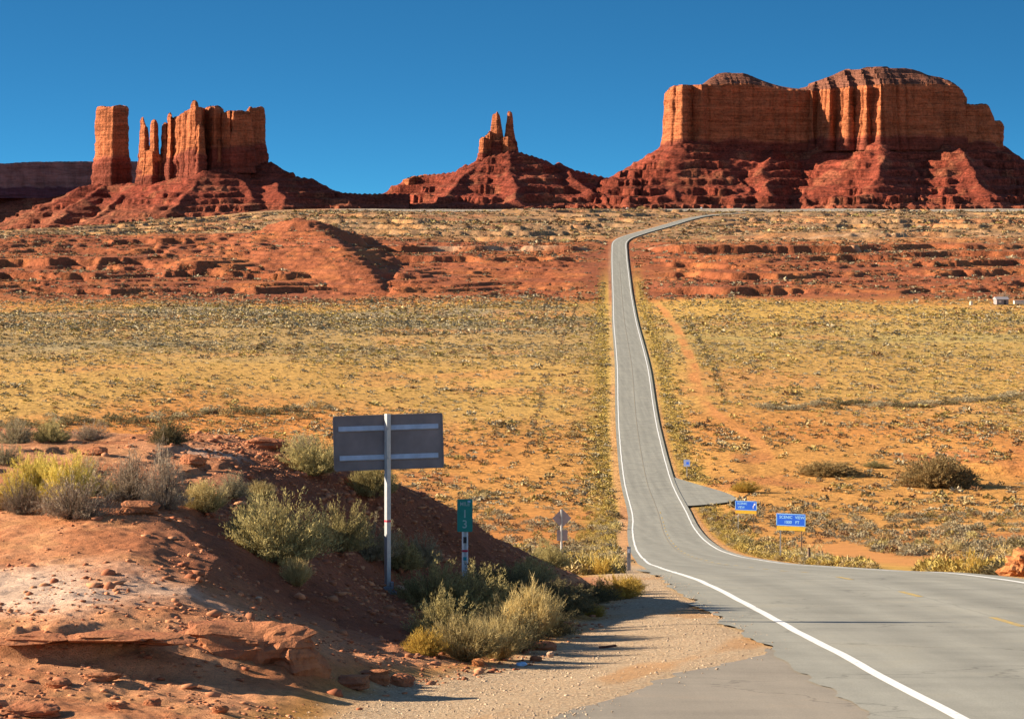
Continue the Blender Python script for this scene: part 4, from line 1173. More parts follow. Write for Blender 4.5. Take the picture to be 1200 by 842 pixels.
# golden grass beside the road
yr = np.exp(rng.uniform(np.log(96), np.log(1350), 6500)); sd = rng.choice([-1, 1], len(yr))
off = HALF + 0.9 + np.abs(rng.normal(0, 1.9, len(yr))) + 0.0016 * yr
x = road_x(yr) + sd * off; k = free(x, yr, 0.7)
x, y = x[k], yr[k]; n = len(x); w = rng.uniform(0.35, 0.95, n); put(x, y, w, w * rng.uniform(0.5, 0.85, n), dict(yellow=6, straw=3, olive=1.5))
# brush along an old fence line left of the road
yl = rng.uniform(520, 1240, 240); xl2 = np.interp(yl, [520, 605, 1240], [2.5, 4.5, 27.5]) + rng.normal(0, 0.4, 240)
put(xl2, yl, rng.uniform(0.5, 1.1, 240), rng.uniform(0.3, 0.7, 240), dict(dark=2, sage=1, brown=2))
yl = rng.uniform(640, 1000, 130); xl2 = np.interp(yl, [640, 1000], [42.5, 56.0]) + 2 + rng.normal(0, 0.4, 130)
put(xl2, yl, rng.uniform(0.7, 1.4, 130), rng.uniform(0.4, 0.8, 130), dict(dark=2, sage=1, olive=2))

pts = np.concatenate(pts)
pz = land(pts[:, 0], pts[:, 1])
app = pts[:, 2] * np.sqrt(pts[:, 3]) / pts[:, 1]
big = np.zeros(len(pts), bool)
vis = (np.abs(pts[:, 0]) < 0.165 * pts[:, 1]) & ~((pts[:, 0] < 2.5) & (pts[:, 1] < 190)) 
cand = np.nonzero(vis)[0]
big[cand[np.argsort(-app[cand])[:150]]] = True
GN = dict(sage=('sagebrush', 'shrub', 'grey sagebrush growing on the orange slope below the blue signs', 'sage'), dark=('sagebrush', 'shrub', 'dark low bush growing on the orange slope below the blue signs', 'dark'),
          olive=('rabbitbrush', 'shrub', 'olive bush growing on the orange slope below the blue signs', 'olive'), yellow=('grass_tuft', 'grass', 'golden grass tuft on the verge of the valley road', 'gold'),
          straw=('grass_tuft', 'grass', 'straw coloured tuft growing on the orange slope below the blue signs', 'straw'), brown=('desert_shrub', 'shrub', 'brown bush growing on the orange slope below the blue signs', 'brown'))
for i in np.nonzero(big)[0]:
    x, y, w, h, kd = pts[i]; nm, cat, lb, mk = GN[KN[int(kd)]]
    rt = x > road_x(y)
    if not rt: lb = lb.replace('below the blue signs', 'left of the road beyond the mound')
    elif KN[int(kd)] == 'yellow': lb = 'golden grass tuft on the right verge of the road'
    if KN[int(kd)] == 'yellow' and not rt: lb = 'golden grass tuft on the left verge of the road'
    far_shrub(nm, mk, x, y, w, h, lb, cat, ('%s %s the road' % ({'sage': 'grey sagebrush', 'dark': 'dark bushes', 'olive': 'olive bushes', 'yellow': 'golden tufts', 'straw': 'straw tufts', 'brown': 'brown bushes'}[KN[int(kd)]], 'right of' if rt else 'left of')), n=340)

def merge_scrub(name, sel, tpls):
    vs = []; fs = []; cs = []; n0 = 0
    ids = np.nonzero(sel)[0]; which = rng.integers(0, len(tpls), len(ids))
    for j, (tv, tf, tt) in enumerate(tpls):
        ii = ids[which == j]
        if not len(ii): continue
        a = rng.uniform(0, 2 * np.pi, len(ii)); ca, sa = np.cos(a)[:, None], np.sin(a)[:, None]
        w = pts[ii, 2][:, None]; h = (pts[ii, 3] / 0.75)[:, None]
        X = (tv[None, :, 0] * ca - tv[None, :, 1] * sa) * w + pts[ii, 0][:, None]
        Y = (tv[None, :, 0] * sa + tv[None, :, 1] * ca) * w + pts[ii, 1][:, None]
        Z = tv[None, :, 2] * h + pz[ii][:, None]
        V = np.stack([X, Y, Z], -1).reshape(-1, 3)
        F = (tf[None] + (np.arange(len(ii)) * len(tv))[:, None, None]).reshape(-1, 3) + n0
        kd = pts[ii, 4].astype(int); br = rng.uniform(0.8, 1.25, len(ii)) * (1 + 0.10 * sst(500, 640, pts[ii, 1]) * (1 - sst(1180, 1250, pts[ii, 1])))
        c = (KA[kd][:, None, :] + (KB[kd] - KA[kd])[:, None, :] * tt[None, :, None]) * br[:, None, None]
        vs.append(V); fs.append(F); cs.append(c.reshape(-1, 3)); n0 += len(V)
    return np_obj(name, np.concatenate(vs), np.concatenate(fs), M['scrub'], col=np.clip(np.concatenate(cs), 0, 1))
M['scrub'] = mat_scrub('valley_scrub')
rest = ~big
Y_ = pts[:, 1]
t1 = [scrubby(9000 + i, 150, leaf=0.17, wide=0.07) for i in range(6)]
t2 = [scrubby(9100 + i, 30, leaf=0.30, wide=0.24) for i in range(6)]
t3 = [scrubby(9200 + i, 14, leaf=0.42, wide=0.40) for i in range(5)]
# one mass of scrub: near, middle and far plants differ only in how finely they are built
base_n = len(pts)
def join_scrub():
    out = []
    for sel, tp in ((rest & (Y_ < 420), t1), (rest & (Y_ >= 420) & (Y_ < 900), t2), (rest & (Y_ >= 900), t3)):
        out.append(merge_scrub('desert_scrub', sel, tp))
    a = out[0]
    Vs, Fs, Cs, k = [], [], [], 0
    for o in out:
        me = o.data; nv = len(me.vertices)
        v = np.empty(nv * 3, np.float32); me.vertices.foreach_get('co', v)
        f = np.empty(len(me.loops), np.int32); me.loops.foreach_get('vertex_index', f)
        c = np.empty(nv * 4, np.float32); me.color_attributes['Col'].data.foreach_get('color', c)
        Vs.append(v.reshape(-1, 3)); Fs.append(f.reshape(-1, 3) + k); Cs.append(c.reshape(-1, 4)[:, :3]); k += nv
        bpy.data.objects.remove(o); bpy.data.meshes.remove(me)
    return np_obj('desert_scrub', np.concatenate(Vs), np.concatenate(Fs), M['scrub'], col=np.concatenate(Cs))
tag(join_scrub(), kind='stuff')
# ------------------------------------------------------------------ signs
M['galv'] = mat_plain('galvanised_steel', (0.36, 0.37, 0.375), 0.45, 0.35, 0.10, 20.0)
M['galv_rail'] = mat_plain('skylit_rail_steel', (0.42, 0.45, 0.50), 0.4, 0.35, 0.18, 5.0)  # galvanised steel with blue skylight put into its colour
M['alum'] = mat_plain('weathered_sign_back', (0.20, 0.175, 0.175), 0.65, 0.25, 0.22, 2.2)
M['rust'] = mat_plain('rusty_steel', (0.15, 0.055, 0.03), 0.9, 0.2, 0.35, 20)
M['green'] = mat_plain('green_sign_face', (0.012, 0.24, 0.20), 0.5, 0.0, 0.08, 5)
M['sign_white'] = mat_plain('sign_white', (0.72, 0.74, 0.74), 0.5, 0, 0.05)
M['blue'] = mat_plain('blue_sign_face', (0.008, 0.10, 0.62), 0.45, 0.0, 0.06, 3)
M['ltblue'] = mat_plain('pale_blue_lettering', (0.30, 0.60, 0.85), 0.5, 0.0, 0.05)
M['amber'] = mat_plain('amber_sign_face', (0.60, 0.36, 0.02), 0.55, 0.0, 0.18, 6)
M['red_tape'] = mat_plain('red_sticker', (0.50, 0.03, 0.06), 0.5)
M['teal'] = mat_plain('teal_sticker', (0.03, 0.28, 0.30), 0.5)
M['black'] = mat_plain('black_sticker', (0.03, 0.03, 0.035), 0.6)
M['sticker_blue'] = mat_plain('pale_blue_sticker', (0.28, 0.50, 0.72), 0.5)
M['wood'] = mat_plain('weathered_wood', (0.20, 0.13, 0.085), 0.9, 0, 0.3, 12)

def text_mesh(name, body, size, mat, parent, loc, depth=0.0015, sx=1.0):
    cu = bpy.data.curves.new('lettering', 'FONT')
    cu.body = body; cu.size = size; cu.align_x = 'CENTER'; cu.align_y = 'CENTER'; cu.extrude = depth; cu.offset = 0.012 * size
    tmp = bpy.data.objects.new('lettering', cu); C.objects.link(tmp)
    bpy.context.view_layer.update()
    me = bpy.data.meshes.new_from_object(tmp.evaluated_get(bpy.context.evaluated_depsgraph_get()))
    bpy.data.objects.remove(tmp); bpy.data.curves.remove(cu)
    # stand the lettering up: text plane XY -> XZ, facing the viewer (-Y)
    me.transform(Matrix.Translation(loc) @ Matrix.Rotation(R(90), 4, 'X') @ Matrix.Diagonal((sx, 1, 1, 1)))
    me.name = name
    me.materials.append(mat)
    return link(bpy.data.objects.new(name, me), parent)

def plate(w, h, t, r=0.03, seg=5, cx=0, cz=0, cy=0):
    """a thin sign plate with rounded corners, standing in XZ"""
    bm = bmesh.new(); vs = []
    for (sx, sz, a0) in ((1, 1, 0), (-1, 1, 90), (-1, -1, 180), (1, -1, 270)):
        for k in range(seg + 1):
            a = R(a0 + 90 * k / seg)
            vs.append(bm.verts.new((cx + sx * (w / 2 - r) + r * math.cos(a), cy, cz + sz * (h / 2 - r) + r * math.sin(a))))
    f = bm.faces.new(vs)
    ex = bmesh.ops.extrude_face_region(bm, geom=[f])
    bmesh.ops.translate(bm, vec=(0, t, 0), verts=[g for g in ex['geom'] if isinstance(g, bmesh.types.BMVert)])
    bmesh.ops.recalc_face_normals(bm, faces=bm.faces)
    return bm

def tube(z0, z1, s, rot, cx=0, cy=0, bev=0.006):
    bm = bmesh.new()
    add_box(bm, 0, 0, 0, s, s, z1 - z0, bev, Matrix.Rotation(rot, 3, 'Z'))
    bmesh.ops.translate(bm, vec=(cx, cy, (z0 + z1) / 2), verts=bm.verts)
    return bm

def upost(z0, z1, w=0.07, d=0.035, t=0.006):
    """U-channel post: web, two flanges and lips"""
    bm = bmesh.new(); h = z1 - z0; zc = (z0 + z1) / 2
    add_box(bm, 0, d / 2, zc, w * 0.5, t, h)
    for s in (-1, 1):
        add_box(bm, s * (w * 0.25 - t / 2 + 0.001), 0, zc, t, d - t - 0.004, h - 0.004)
        add_box(bm, s * (w * 0.25 + w * 0.14), -d / 2, zc, w * 0.28, t, h - 0.002)
    return bm

# --- the large sign seen from behind, on one square post
sx, sy = -2.065, 51.0
gz = land1(sx, sy)
bs = empty('road_sign', (sx, sy, gz), rz=R(4))
k = sy / FPX
top = -(485 - HZ) * k - gz
pc = -(518 - HZ) * k - gz
pan = bm_obj('panel', plate(1.83, 0.915, 0.005, 0.045), M['alum'], bs)
pan.location = (0.015, 0.062, pc); pan.rotation_euler = (0, R(-1.6), 0)
# the back keeps its own frame of folded edge
fr = bmesh.new()
for (cx, cz, w, h) in ((0, 0.445, 1.77, 0.016), (0, -0.445, 1.77, 0.016), (-0.903, 0, 0.016, 0.85), (0.903, 0, 0.016, 0.85)):
    add_box(fr, cx, -0.008, cz, w, 0.012, h)
fo = bm_obj('rim', fr, M['alum'], pan)
for dz, xw, xo in ((0.235, 1.66, 0.0), (-0.25, 1.64, 0.01)):
    rb = bmesh.new()
    # a stiffening rail with a sloping upper face that catches the sky
    prof = [(0.0, 0.045), (0.0, -0.045), (-0.016, -0.045), (-0.030, -0.03), (-0.006, 0.045)]
    a = [rb.verts.new((xo - xw / 2, y - 0.001, z)) for y, z in prof]; b = [rb.verts.new((xo + xw / 2, y - 0.001, z)) for y, z in prof]
    rb.faces.new(a); rb.faces.new(b[::-1])
    for i in range(5): rb.faces.new((a[i], b[i], b[(i + 1) % 5], a[(i + 1) % 5]))
    bmesh.ops.recalc_face_normals(rb, faces=rb.faces)
    r_ = bm_obj('rail', rb, M['galv_rail'], bs); r_.location = (0.015, 0.061, pc + dz); r_.rotation_euler = (0, R(-1.6), 0)
post = bm_obj('post', tube(-0.12, top, 0.080, R(33)), M['galv'], bs)
tp = bm_obj('sticker', tube(1.17, 1.215, 0.0815, R(33)), M['red_tape'], post)
bb = bmesh.new()
for dz in (0.235, -0.25):
    add_cyl(bb, (0, -0.062, pc + dz), (0, -0.045, pc + dz), 0.014, 0.014, 6)
bm_obj('bolt', bb, M['galv'], post) if False else bb.free()
for dz in (0.235, -0.25):
    b1 = bmesh.new(); add_cyl(b1, (0, -0.068, pc + dz), (0, 0.06, pc + dz), 0.009, 0.009, 8); add_cyl(b1, (0, -0.074, pc + dz), (0, -0.062, pc + dz), 0.017, 0.017, 6)
    bm_obj('bolt', b1, M['galv'], bs)
bk = bmesh.new()
add_box(bk, 0, 0, 0.05, 0.17, 0.15, 0.10, 0.008); add_box(bk, 0.075, -0.02, 0.13, 0.05, 0.10, 0.11, 0.006); add_box(bk, -0.085, 0.0, 0.115, 0.05, 0.12, 0.06, 0.006); add_box(bk, 0, 0, 0.0, 0.30, 0.24, 0.022, 0.004)
for s in (-1, 1):
    for q in (-1, 1): add_cyl(bk, (s * 0.11, q * 0.08, 0.0), (s * 0.11, q * 0.08, 0.04), 0.012, 0.012, 6)
bm_obj('post_base', bk, mat_plain('slip_base_steel', (0.22, 0.24, 0.27), 0.5, 0.4, 0.2, 15), bs)
tag(bs, 'large grey road sign seen from behind on one square steel post on the red mound', 'road sign')

# --- mile marker
mx, my = -0.84, 55.0
mz = land1(mx, my); k = my / FPX
mm_ = empty('mile_marker', (mx, my, mz), rz=R(-3))
ztop = -(584 - HZ) * k - mz; zb = -(622.5 - HZ) * k - mz
pn = bm_obj('panel', plate(0.275, ztop - zb, 0.003, 0.02), M['green'], mm_); pn.location = (-0.002, -0.03, (ztop + zb) / 2)
bd = bmesh.new(); H_ = ztop - zb
for (cx, cz, w, h) in ((0, H_ / 2 - 0.012, 0.235, 0.006), (0, -H_ / 2 + 0.012, 0.235, 0.006), (-0.125, 0, 0.006, H_ - 0.05), (0.125, 0, 0.006, H_ - 0.05)):
    add_box(bd, cx, -0.0015, cz, w, 0.002, h)
bm_obj('border', bd, M['green'], pn)
M['letter_grey'] = mat_plain('shaded_reflective_lettering', (0.30, 0.47, 0.44), 0.6)  # lettering greyed in its colour to stand for the unlit face
text_mesh('lettering', 'MILE', 0.095, M['letter_grey'], pn, (0.0, -0.003, 0.20), sx=0.92)
text_mesh('lettering', '1', 0.20, M['letter_grey'], pn, (0.0, -0.003, 0.02))
text_mesh('lettering', '3', 0.20, M['letter_grey'], pn, (0.0, -0.003, -0.165))
st = bmesh.new(); add_box(st, 0.075, -0.0035, 0.245, 0.05, 0.002, 0.035); bm_obj('sticker', st, M['sticker_blue'], pn)
pp_ = bm_obj('post', upost(-0.2, ztop - 0.01, 0.105, 0.045), M['sign_white'], mm_)
for z0, z1, mt in ((0.56, 0.60, 'red_tape'), (0.41, 0.47, 'teal'), (0.72, 0.83, 'black'), (0.13, 0.17, 'sticker_blue')):
    b1 = bmesh.new(); add_box(b1, 0, -0.0275, (z0 + z1) / 2, 0.102 if mt in ('red_tape',) else 0.06, 0.003, z1 - z0); bm_obj('sticker', b1, M[mt], pp_)
tag(mm_, 'green mile marker reading MILE 13 on a white post in the ditch bushes', 'mile marker')

# --- back of a diamond warning sign with a plate below, beyond the mound
wx, wy = hit(658, 656, 100)
wz = land1(wx, wy); k = wy / FPX
ws = empty('warning_sign', (wx, wy, wz), rz=R(8))
def zz(py): return -(py - HZ) * k - wz
dm = plate(0.92, 0.92, 0.004, 0.05); bmesh.ops.rotate(dm, cent=(0, 0, 0), matrix=Matrix.Rotation(R(45), 3, 'Y'), verts=dm.verts)
M['sign_back2'] = mat_plain('bare_aluminium_sign_back', (0.33, 0.30, 0.33), 0.5, 0.4, 0.15, 3)
o = bm_obj('diamond_panel', dm, M['sign_back2'], ws); o.location = (0.03, 0.04, zz(607))
o = bm_obj('plate', plate(0.72, 0.72, 0.004, 0.04), M['sign_back2'], ws); o.location = (0.06, 0.04, zz(627))
bm_obj('post', tube(-0.3, zz(597), 0.11, R(20)), M['galv'], ws)
tag(ws, 'back of a grey diamond warning sign with a square plate on a thin post', 'road sign')

# --- roadside delineator post left of the road
dx_, dy_ = hit(737, 668, 100)
dz_ = land1(dx_, dy_); k = dy_ / FPX
ds = empty('delineator_post', (dx_, dy_, dz_))
hh = 28 * k
bm_obj('post', upost(-0.2, hh, 0.13, 0.04), M['galv'], ds)
b1 = bmesh.new(); add_box(b1, 0, -0.028, hh - 0.16, 0.085, 0.006, 0.16, 0.002); bm_obj('reflector', b1, M['sign_white'], ds)
tag(ds, 'grey marker post at the gravel edge left of the white road line', 'marker post')

# --- two blue signs with amber plates, right of the road
def blue_sign(px0, px1, py0, py1, pyb, rows_, label, arrow=False, d0=90, rot=-24):
    pxm = (px0 + px1) / 2
    x, y = hit(pxm, pyb, d0)
    z = land1(x, y); k = y / FPX
    w = (px1 - px0) * k / math.cos(R(rot)); h = (py1 - py0) * k
    e = empty('information_sign', (x, y, z), rz=R(rot))
    zc = -((py0 + py1) / 2 - HZ) * k - z
    p = bm_obj('panel', plate(w, h, 0.005, 0.05 * h), M['blue'], e); p.location = (0, -0.035, zc)
    bd = bmesh.new()
    bw = 0.028 * w
    for (cx, cz, a, b) in ((0, h / 2 - bw / 2 - 0.004, w * 0.93, bw * 0.7), (0, -h / 2 + bw / 2 + 0.004, w * 0.93, bw * 0.5), (-w / 2 + bw / 2 + 0.004, 0, bw * 0.7, h * 0.86), (w / 2 - bw / 2 - 0.004, 0, bw * 0.7, h * 0.86)):
        add_box(bd, cx, -0.002, cz, a, 0.003, b)
    bm_obj('border', bd, M['ltblue'], p)
    for body, cx, cz, size in rows_:
        text_mesh('lettering', body, size * h, M['ltblue'], p, (cx * w, -0.003, cz * h))
    if arrow:
        b1 = bmesh.new()
        pts_ = [(-0.10, -0.26), (-0.03, -0.26), (-0.03, -0.08), (0.10, 0.09), (0.15, 0.02), (0.20, 0.26), (-0.04, 0.21), (0.04, 0.15), (-0.10, -0.04)]
        f = b1.faces.new([b1.verts.new((0.36 * w + a * h, -0.003, b * h * 1.1)) for a, b in pts_])
        ex = bmesh.ops.extrude_face_region(b1, geom=[f]); bmesh.ops.translate(b1, vec=(0, 0.002, 0), verts=[g for g in ex['geom'] if isinstance(g, bmesh.types.BMVert)])
        bmesh.ops.recalc_face_normals(b1, faces=b1.faces)
        bm_obj('arrow', b1, M['sign_white'], p)
    ah = 0.34 * h
    a_ = bm_obj('amber_plate', plate(w * 0.97, ah, 0.004, 0.02), M['amber'], e); a_.location = (0, -0.035, zc - h / 2 - ah / 2 - 0.02)
    for s in (-1, 1):
        q = bm_obj('post', upost(-0.4, zc + h / 2 - 0.03, 0.075, 0.04), M['wood'] if s > 0 else M['galv'], e); q.location = (s * w * 0.36, 0, 0)
    tag(e, label, 'road sign')
    return e
blue_sign(910.5, 943.5, 601.5, 616, 657, [('SCENIC', -0.17, 0.20, 0.33), ('VIEW', 0.30, 0.20, 0.33), ('1000', -0.10, -0.20, 0.33), ('FT', 0.22, -0.20, 0.33)], 'blue road sign reading SCENIC VIEW 1000 FT over an amber plate')
blue_sign(862, 886.5, 586.5, 597.5, 623, [('SCENIC', -0.17, 0.20, 0.33), ('VIEW', -0.22, -0.20, 0.33)], 'blue road sign with a white arrow over an amber plate, near the turn-off', arrow=True, d0=250)

# --- the little blue sign past the turn-off
bx, by = hit(805, 561, 300)
bz = land1(bx, by); k = by / FPX
e = empty('information_sign', (bx, by, bz), rz=R(-24))
p = bm_obj('panel', plate(8 * k, 8 * k, 0.005, 0.08), mat_plain('pale_blue_sign_face', (0.20, 0.25, 0.42), 0.5, 0, 0.05), e); p.location = (0, -0.04, 18 * k)
b1 = bmesh.new(); add_box(b1, 0.12, -0.004, -0.02, 0.42, 0.003, 0.40); bm_obj('symbol', b1, M['blue'], p)
bm_obj('post', upost(-0.3, 22 * k, 0.12, 0.05), M['galv'], e)
tag(e, 'little square blue sign on a thin post just past the paved turn-off', 'road sign')
# --- short dark post right of the near blue sign
ox, oy = hit(948, 661, 90)
e = empty('marker_post', (ox, oy, land1(ox, oy))); k = oy / FPX
bm_obj('post', tube(-0.2, 19 * k, 0.12, R(15)), M['wood'], e)
b1 = bmesh.new(); add_box(b1, 0, 0, 19 * k + 0.021, 0.15, 0.15, 0.04, 0.01); bm_obj('cap', b1, M['rust'], e)
tag(e, 'short dark wooden post right of the nearer blue sign', 'marker post')

# ------------------------------------------------------------------ rocks
def mat_boulder(name, ca, cb):
    m, nt, b = new_mat(name)
    b.inputs['Roughness'].default_value = 0.95; b.inputs['Specular IOR Level'].default_value = 0.1
    pos = N(nt, 'ShaderNodeNewGeometry').outputs['Position']
    n1 = noise(nt, 3.0, 8, 0.65, pos); n2 = noise(nt, 22.0, 6, 0.65, pos)
    mp = N(nt, 'ShaderNodeMapping'); mp.inputs['Scale'].default_value = (1.2, 1.2, 22); nt.links.new(pos, mp.inputs[0])
    n3 = noise(nt, 1.0, 4, 0.6, mp.outputs[0])
    r = ramp(nt, n1.outputs[0], [(0.3, ca), (0.7, cb)])
    r2 = ramp(nt, n3.outputs[0], [(0.3, 0.75), (0.7, 1.2)])
    c = mix(nt, r.outputs[0], r2.outputs[0], 0.7, 'MULTIPLY')
    nt.links.new(c, b.inputs['Base Color'])
    h = bump(nt, b, n1.outputs[0], 0.12, 0.7); bump(nt, b, n2.outputs[0], 0.03, 0.8, h)
    return m
M['boulder'] = mat_boulder('red_sandstone', (0.27, 0.095, 0.048), (0.43, 0.18, 0.08))
M['boulder_pale'] = mat_boulder('pale_sandstone', (0.42, 0.23, 0.13), (0.56, 0.37, 0.24))
M['boulder_orange'] = mat_boulder('orange_rock', (0.36, 0.13, 0.045), (0.47, 0.20, 0.075))

def rock_mesh(name, seed, sx, sy, sz, mat, slab=0.0, sub=4, rough=0.22):
    bm = bmesh.new()
    bmesh.ops.create_icosphere(bm, subdivisions=sub, radius=1.0)
    co = np.array([v.co for v in bm.verts])
    e_ = 0.45 + 0.35 * slab                                     # squarer blocks for slabs
    q = np.sign(co) * np.abs(co) ** (1 - e_ * 0.6); q /= np.maximum(np.abs(q).max(0), 1e-6)
    # chip with random planes
    rg = np.random.default_rng(seed)
    for _ in range(11):
        nrm = unit(rg.normal(size=3)); dd = rg.uniform(0.62, 0.98)
        s = q @ nrm; ov = np.maximum(s - dd, 0); q = q - ov[:, None] * nrm * 0.85
    n = fbm(q[:, 0] * 1.7 + q[:, 2] * 1.1 + seed, q[:, 1] * 1.7 - q[:, 2] * 0.9, seed, 4)
    n2 = fbm(q[:, 0] * 5 + q[:, 2] * 3 + seed, q[:, 1] * 5 - q[:, 2] * 4, seed + 3, 3)
    n3 = ridged(q[:, 0] * 3 + q[:, 2] * 2 + seed, q[:, 1] * 3 - q[:, 2] * 2, seed + 5, 3) - 0.6
    q = q * (1 + rough * n + 0.09 * n2 + 0.12 * n3)[:, None]
    bed = 0.06 * np.sign(np.sin(q[:, 2] * 9 + seed)) * slab
    q[:, :2] *= (1 + bed)[:, None]
    q = q * np.array([sx, sy, sz])
    for v, c_ in zip(bm.verts, q): v.co = c_
    me = bpy.data.meshes.new(name); bm.to_mesh(me); bm.free()
    me.materials.append(mat)
    return me

def rock(px, py, w, h, label, mat='boulder', slab=0.3, name='rock', deep=0.7, sink=0.3, rz=0.0, d0=20.0, tilt=0.0, lift=0.0):
    """foot of the rock at photo (px, py), w x h photo pixels"""
    x, y = hit(px, py, d0); m = FPX / y
    W = w / m; H = h / m
    o = bpy.data.objects.new(name, rock_mesh(name, int(px * 31 + py), W / 2, W / 2 * deep, H / 2 * (1 + sink), M[mat], slab))
    yc = y + W / 2 * deep * 0.7
    o.location = (x, yc, land1(x, y) + H / 2 * (1 - sink) + lift); o.rotation_euler = (tilt, 0, rz)
    tag(o, label, 'rock')
    return link(o)
def slab_at(x, y, ztop, W, D, H, label, mat='boulder', name='rock', rz=0.0, slab=0.9, seed=1, tilt=0.0, rough=0.16):
    o = bpy.data.objects.new(name, rock_mesh(name, seed, W / 2, D / 2, H / 2, M[mat], slab, rough=rough))
    o.location = (x, y, ztop - H / 2); o.rotation_euler = (tilt, 0, rz)
    tag(o, label, 'rock')
    return link(o)
def P_(px, d): return (px - 600) / FPX * d
def Zp(py, d): return -(py - HZ) / FPX * d
slab_at(P_(292, 34.5), 34.75, Zp(730, 34.6), 1.60, 1.5, 0.74, 'biggest dark red boulder at the front of the mound, half buried', name='boulder', rz=-0.30, seed=12, slab=0.75)
slab_at(P_(350, 34.7), 34.5, Zp(752, 34.5), 0.70, 0.8, 0.56, 'brown boulder leaning on the right end of the biggest boulder', name='boulder', rz=-0.5, seed=27, slab=0.6)
slab_at(P_(122, 33.4), 33.55, Zp(741, 33.4), 1.25, 0.85, 0.13, 'long thin sandstone ledge at the front of the pale trodden patch', rz=0.03, seed=31)
slab_at(P_(42, 33.4), 33.55, Zp(742, 33.4), 0.95, 0.80, 0.12, 'thin sandstone ledge at the left edge of the photo', rz=-0.05, seed=44)
slab_at(P_(190, 33.5), 33.60, Zp(745, 33.4), 0.70, 0.75, 0.12, 'broken sandstone ledge between the long ledge and the biggest boulder', rz=0.12, seed=52)
rock(32, 841, 70, 16, 'dark flat stone in the bottom left corner', slab=0.7)
rock(136, 832, 26, 9, 'small dark stone at the bottom, right of the flat corner stone', slab=0.5)
rock(178, 828, 22, 9, 'little flat stone low on the dirt, second from the bottom edge stones', slab=0.5)
rock(120, 800, 44, 10, 'flat reddish stone on the dirt below the long ledge', slab=0.7)
rock(66, 806, 28, 9, 'small stone on the dirt below the left ledge', slab=0.5)
rock(258, 836, 20, 9, 'small stone near the bottom edge below the biggest boulder', slab=0.4)
rock(410, 806, 50, 14, 'grey brown slab at the gravel edge right of the boulders', slab=0.7)
rock(440, 800, 34, 16, 'red slab at the gravel edge, right of the grey brown one', slab=0.7)
rock(468, 804, 34, 14, 'reddish pointed rock furthest right in the shaded row at the gravel edge', slab=0.5)
rock(303, 704, 8, 6, 'tiny white stone on the shaded slope below the large sagebrush', 'boulder_pale', 0.2)
rock(561, 781, 16, 9, 'orange stone on the gravel at the foot of the straw stalks', 'boulder_orange', 0.3)
rock(612, 764, 24, 13, 'rusty red block at the end of the ditch', slab=0.7)
rock(636, 762, 30, 10, 'flat red slab beside the rusty red block at the end of the ditch', slab=0.8)
rock(645, 770, 9, 7, 'small white stone below the flat red slab', 'boulder_pale', 0.4)
rock(628, 775, 16, 6, 'dark stone in the shadow below the rusty red block', slab=0.5)
rock(840, 721, 11, 5, 'pale stone on the broken asphalt edge near the white line', 'boulder_pale', 0.5)
slab_at(13.95, 83.5, -9.35, 1.5, 1.4, 1.0, 'rough orange rock pile at the right edge of the photo beside the road', 'boulder_orange', 'boulder', 0.4, 0.1, 71, rough=0.6)
rock(226, 545, 30, 12, 'red broken slab on the far part of the mound, left of the pale patch', slab=0.8)
rock(112, 534, 26, 10, 'red stone on the far part of the mound above the yellow rabbitbrush', slab=0.6)
rock(312, 528, 50, 14, 'dark red rock ledge on the mound crest left of the sign', slab=0.8)
rock(472, 694, 22, 8, 'pale stone at the right of the signpost foot', 'boulder_pale', 0.4)
rock(160, 604, 46, 16, 'flat red slab among the grey twiggy bushes on the mound', slab=0.8)

# --- litter
lx, ly = hit(713, 759)
b1 = bmesh.new(); add_box(b1, 0, 0, 0.025, 0.24, 0.05, 0.03, 0.004); add_box(b1, -0.10, 0, 0.02, 0.07, 0.075, 0.045, 0.004)
o = bm_obj('rusty_bracket', b1, M['rust']); o.location = (lx, ly, land1(lx, ly)); o.rotation_euler = (0, R(-6), R(8))
tag(o, 'short rusty steel piece lying on the gravel', 'scrap')
lx, ly = hit(611, 780)
b1 = bmesh.new(); bmesh.ops.create_icosphere(b1, subdivisions=3, radius=1.0)
for v in b1.verts:
    n = 1 + 0.5 * float(fbm(np.array([v.co.x * 2 + v.co.z]), np.array([v.co.y * 2]), 5, 3)[0]); v.co = Vector((v.co.x * 0.06 * n, v.co.y * 0.04 * n, v.co.z * 0.03 * n + 0.02))
o = bm_obj('litter', b1, M['sticker_blue'], smooth=True); o.location = (lx, ly, land1(lx, ly))
tag(o, 'scrap of blue litter at the gravel edge below the straw clump', 'litter')

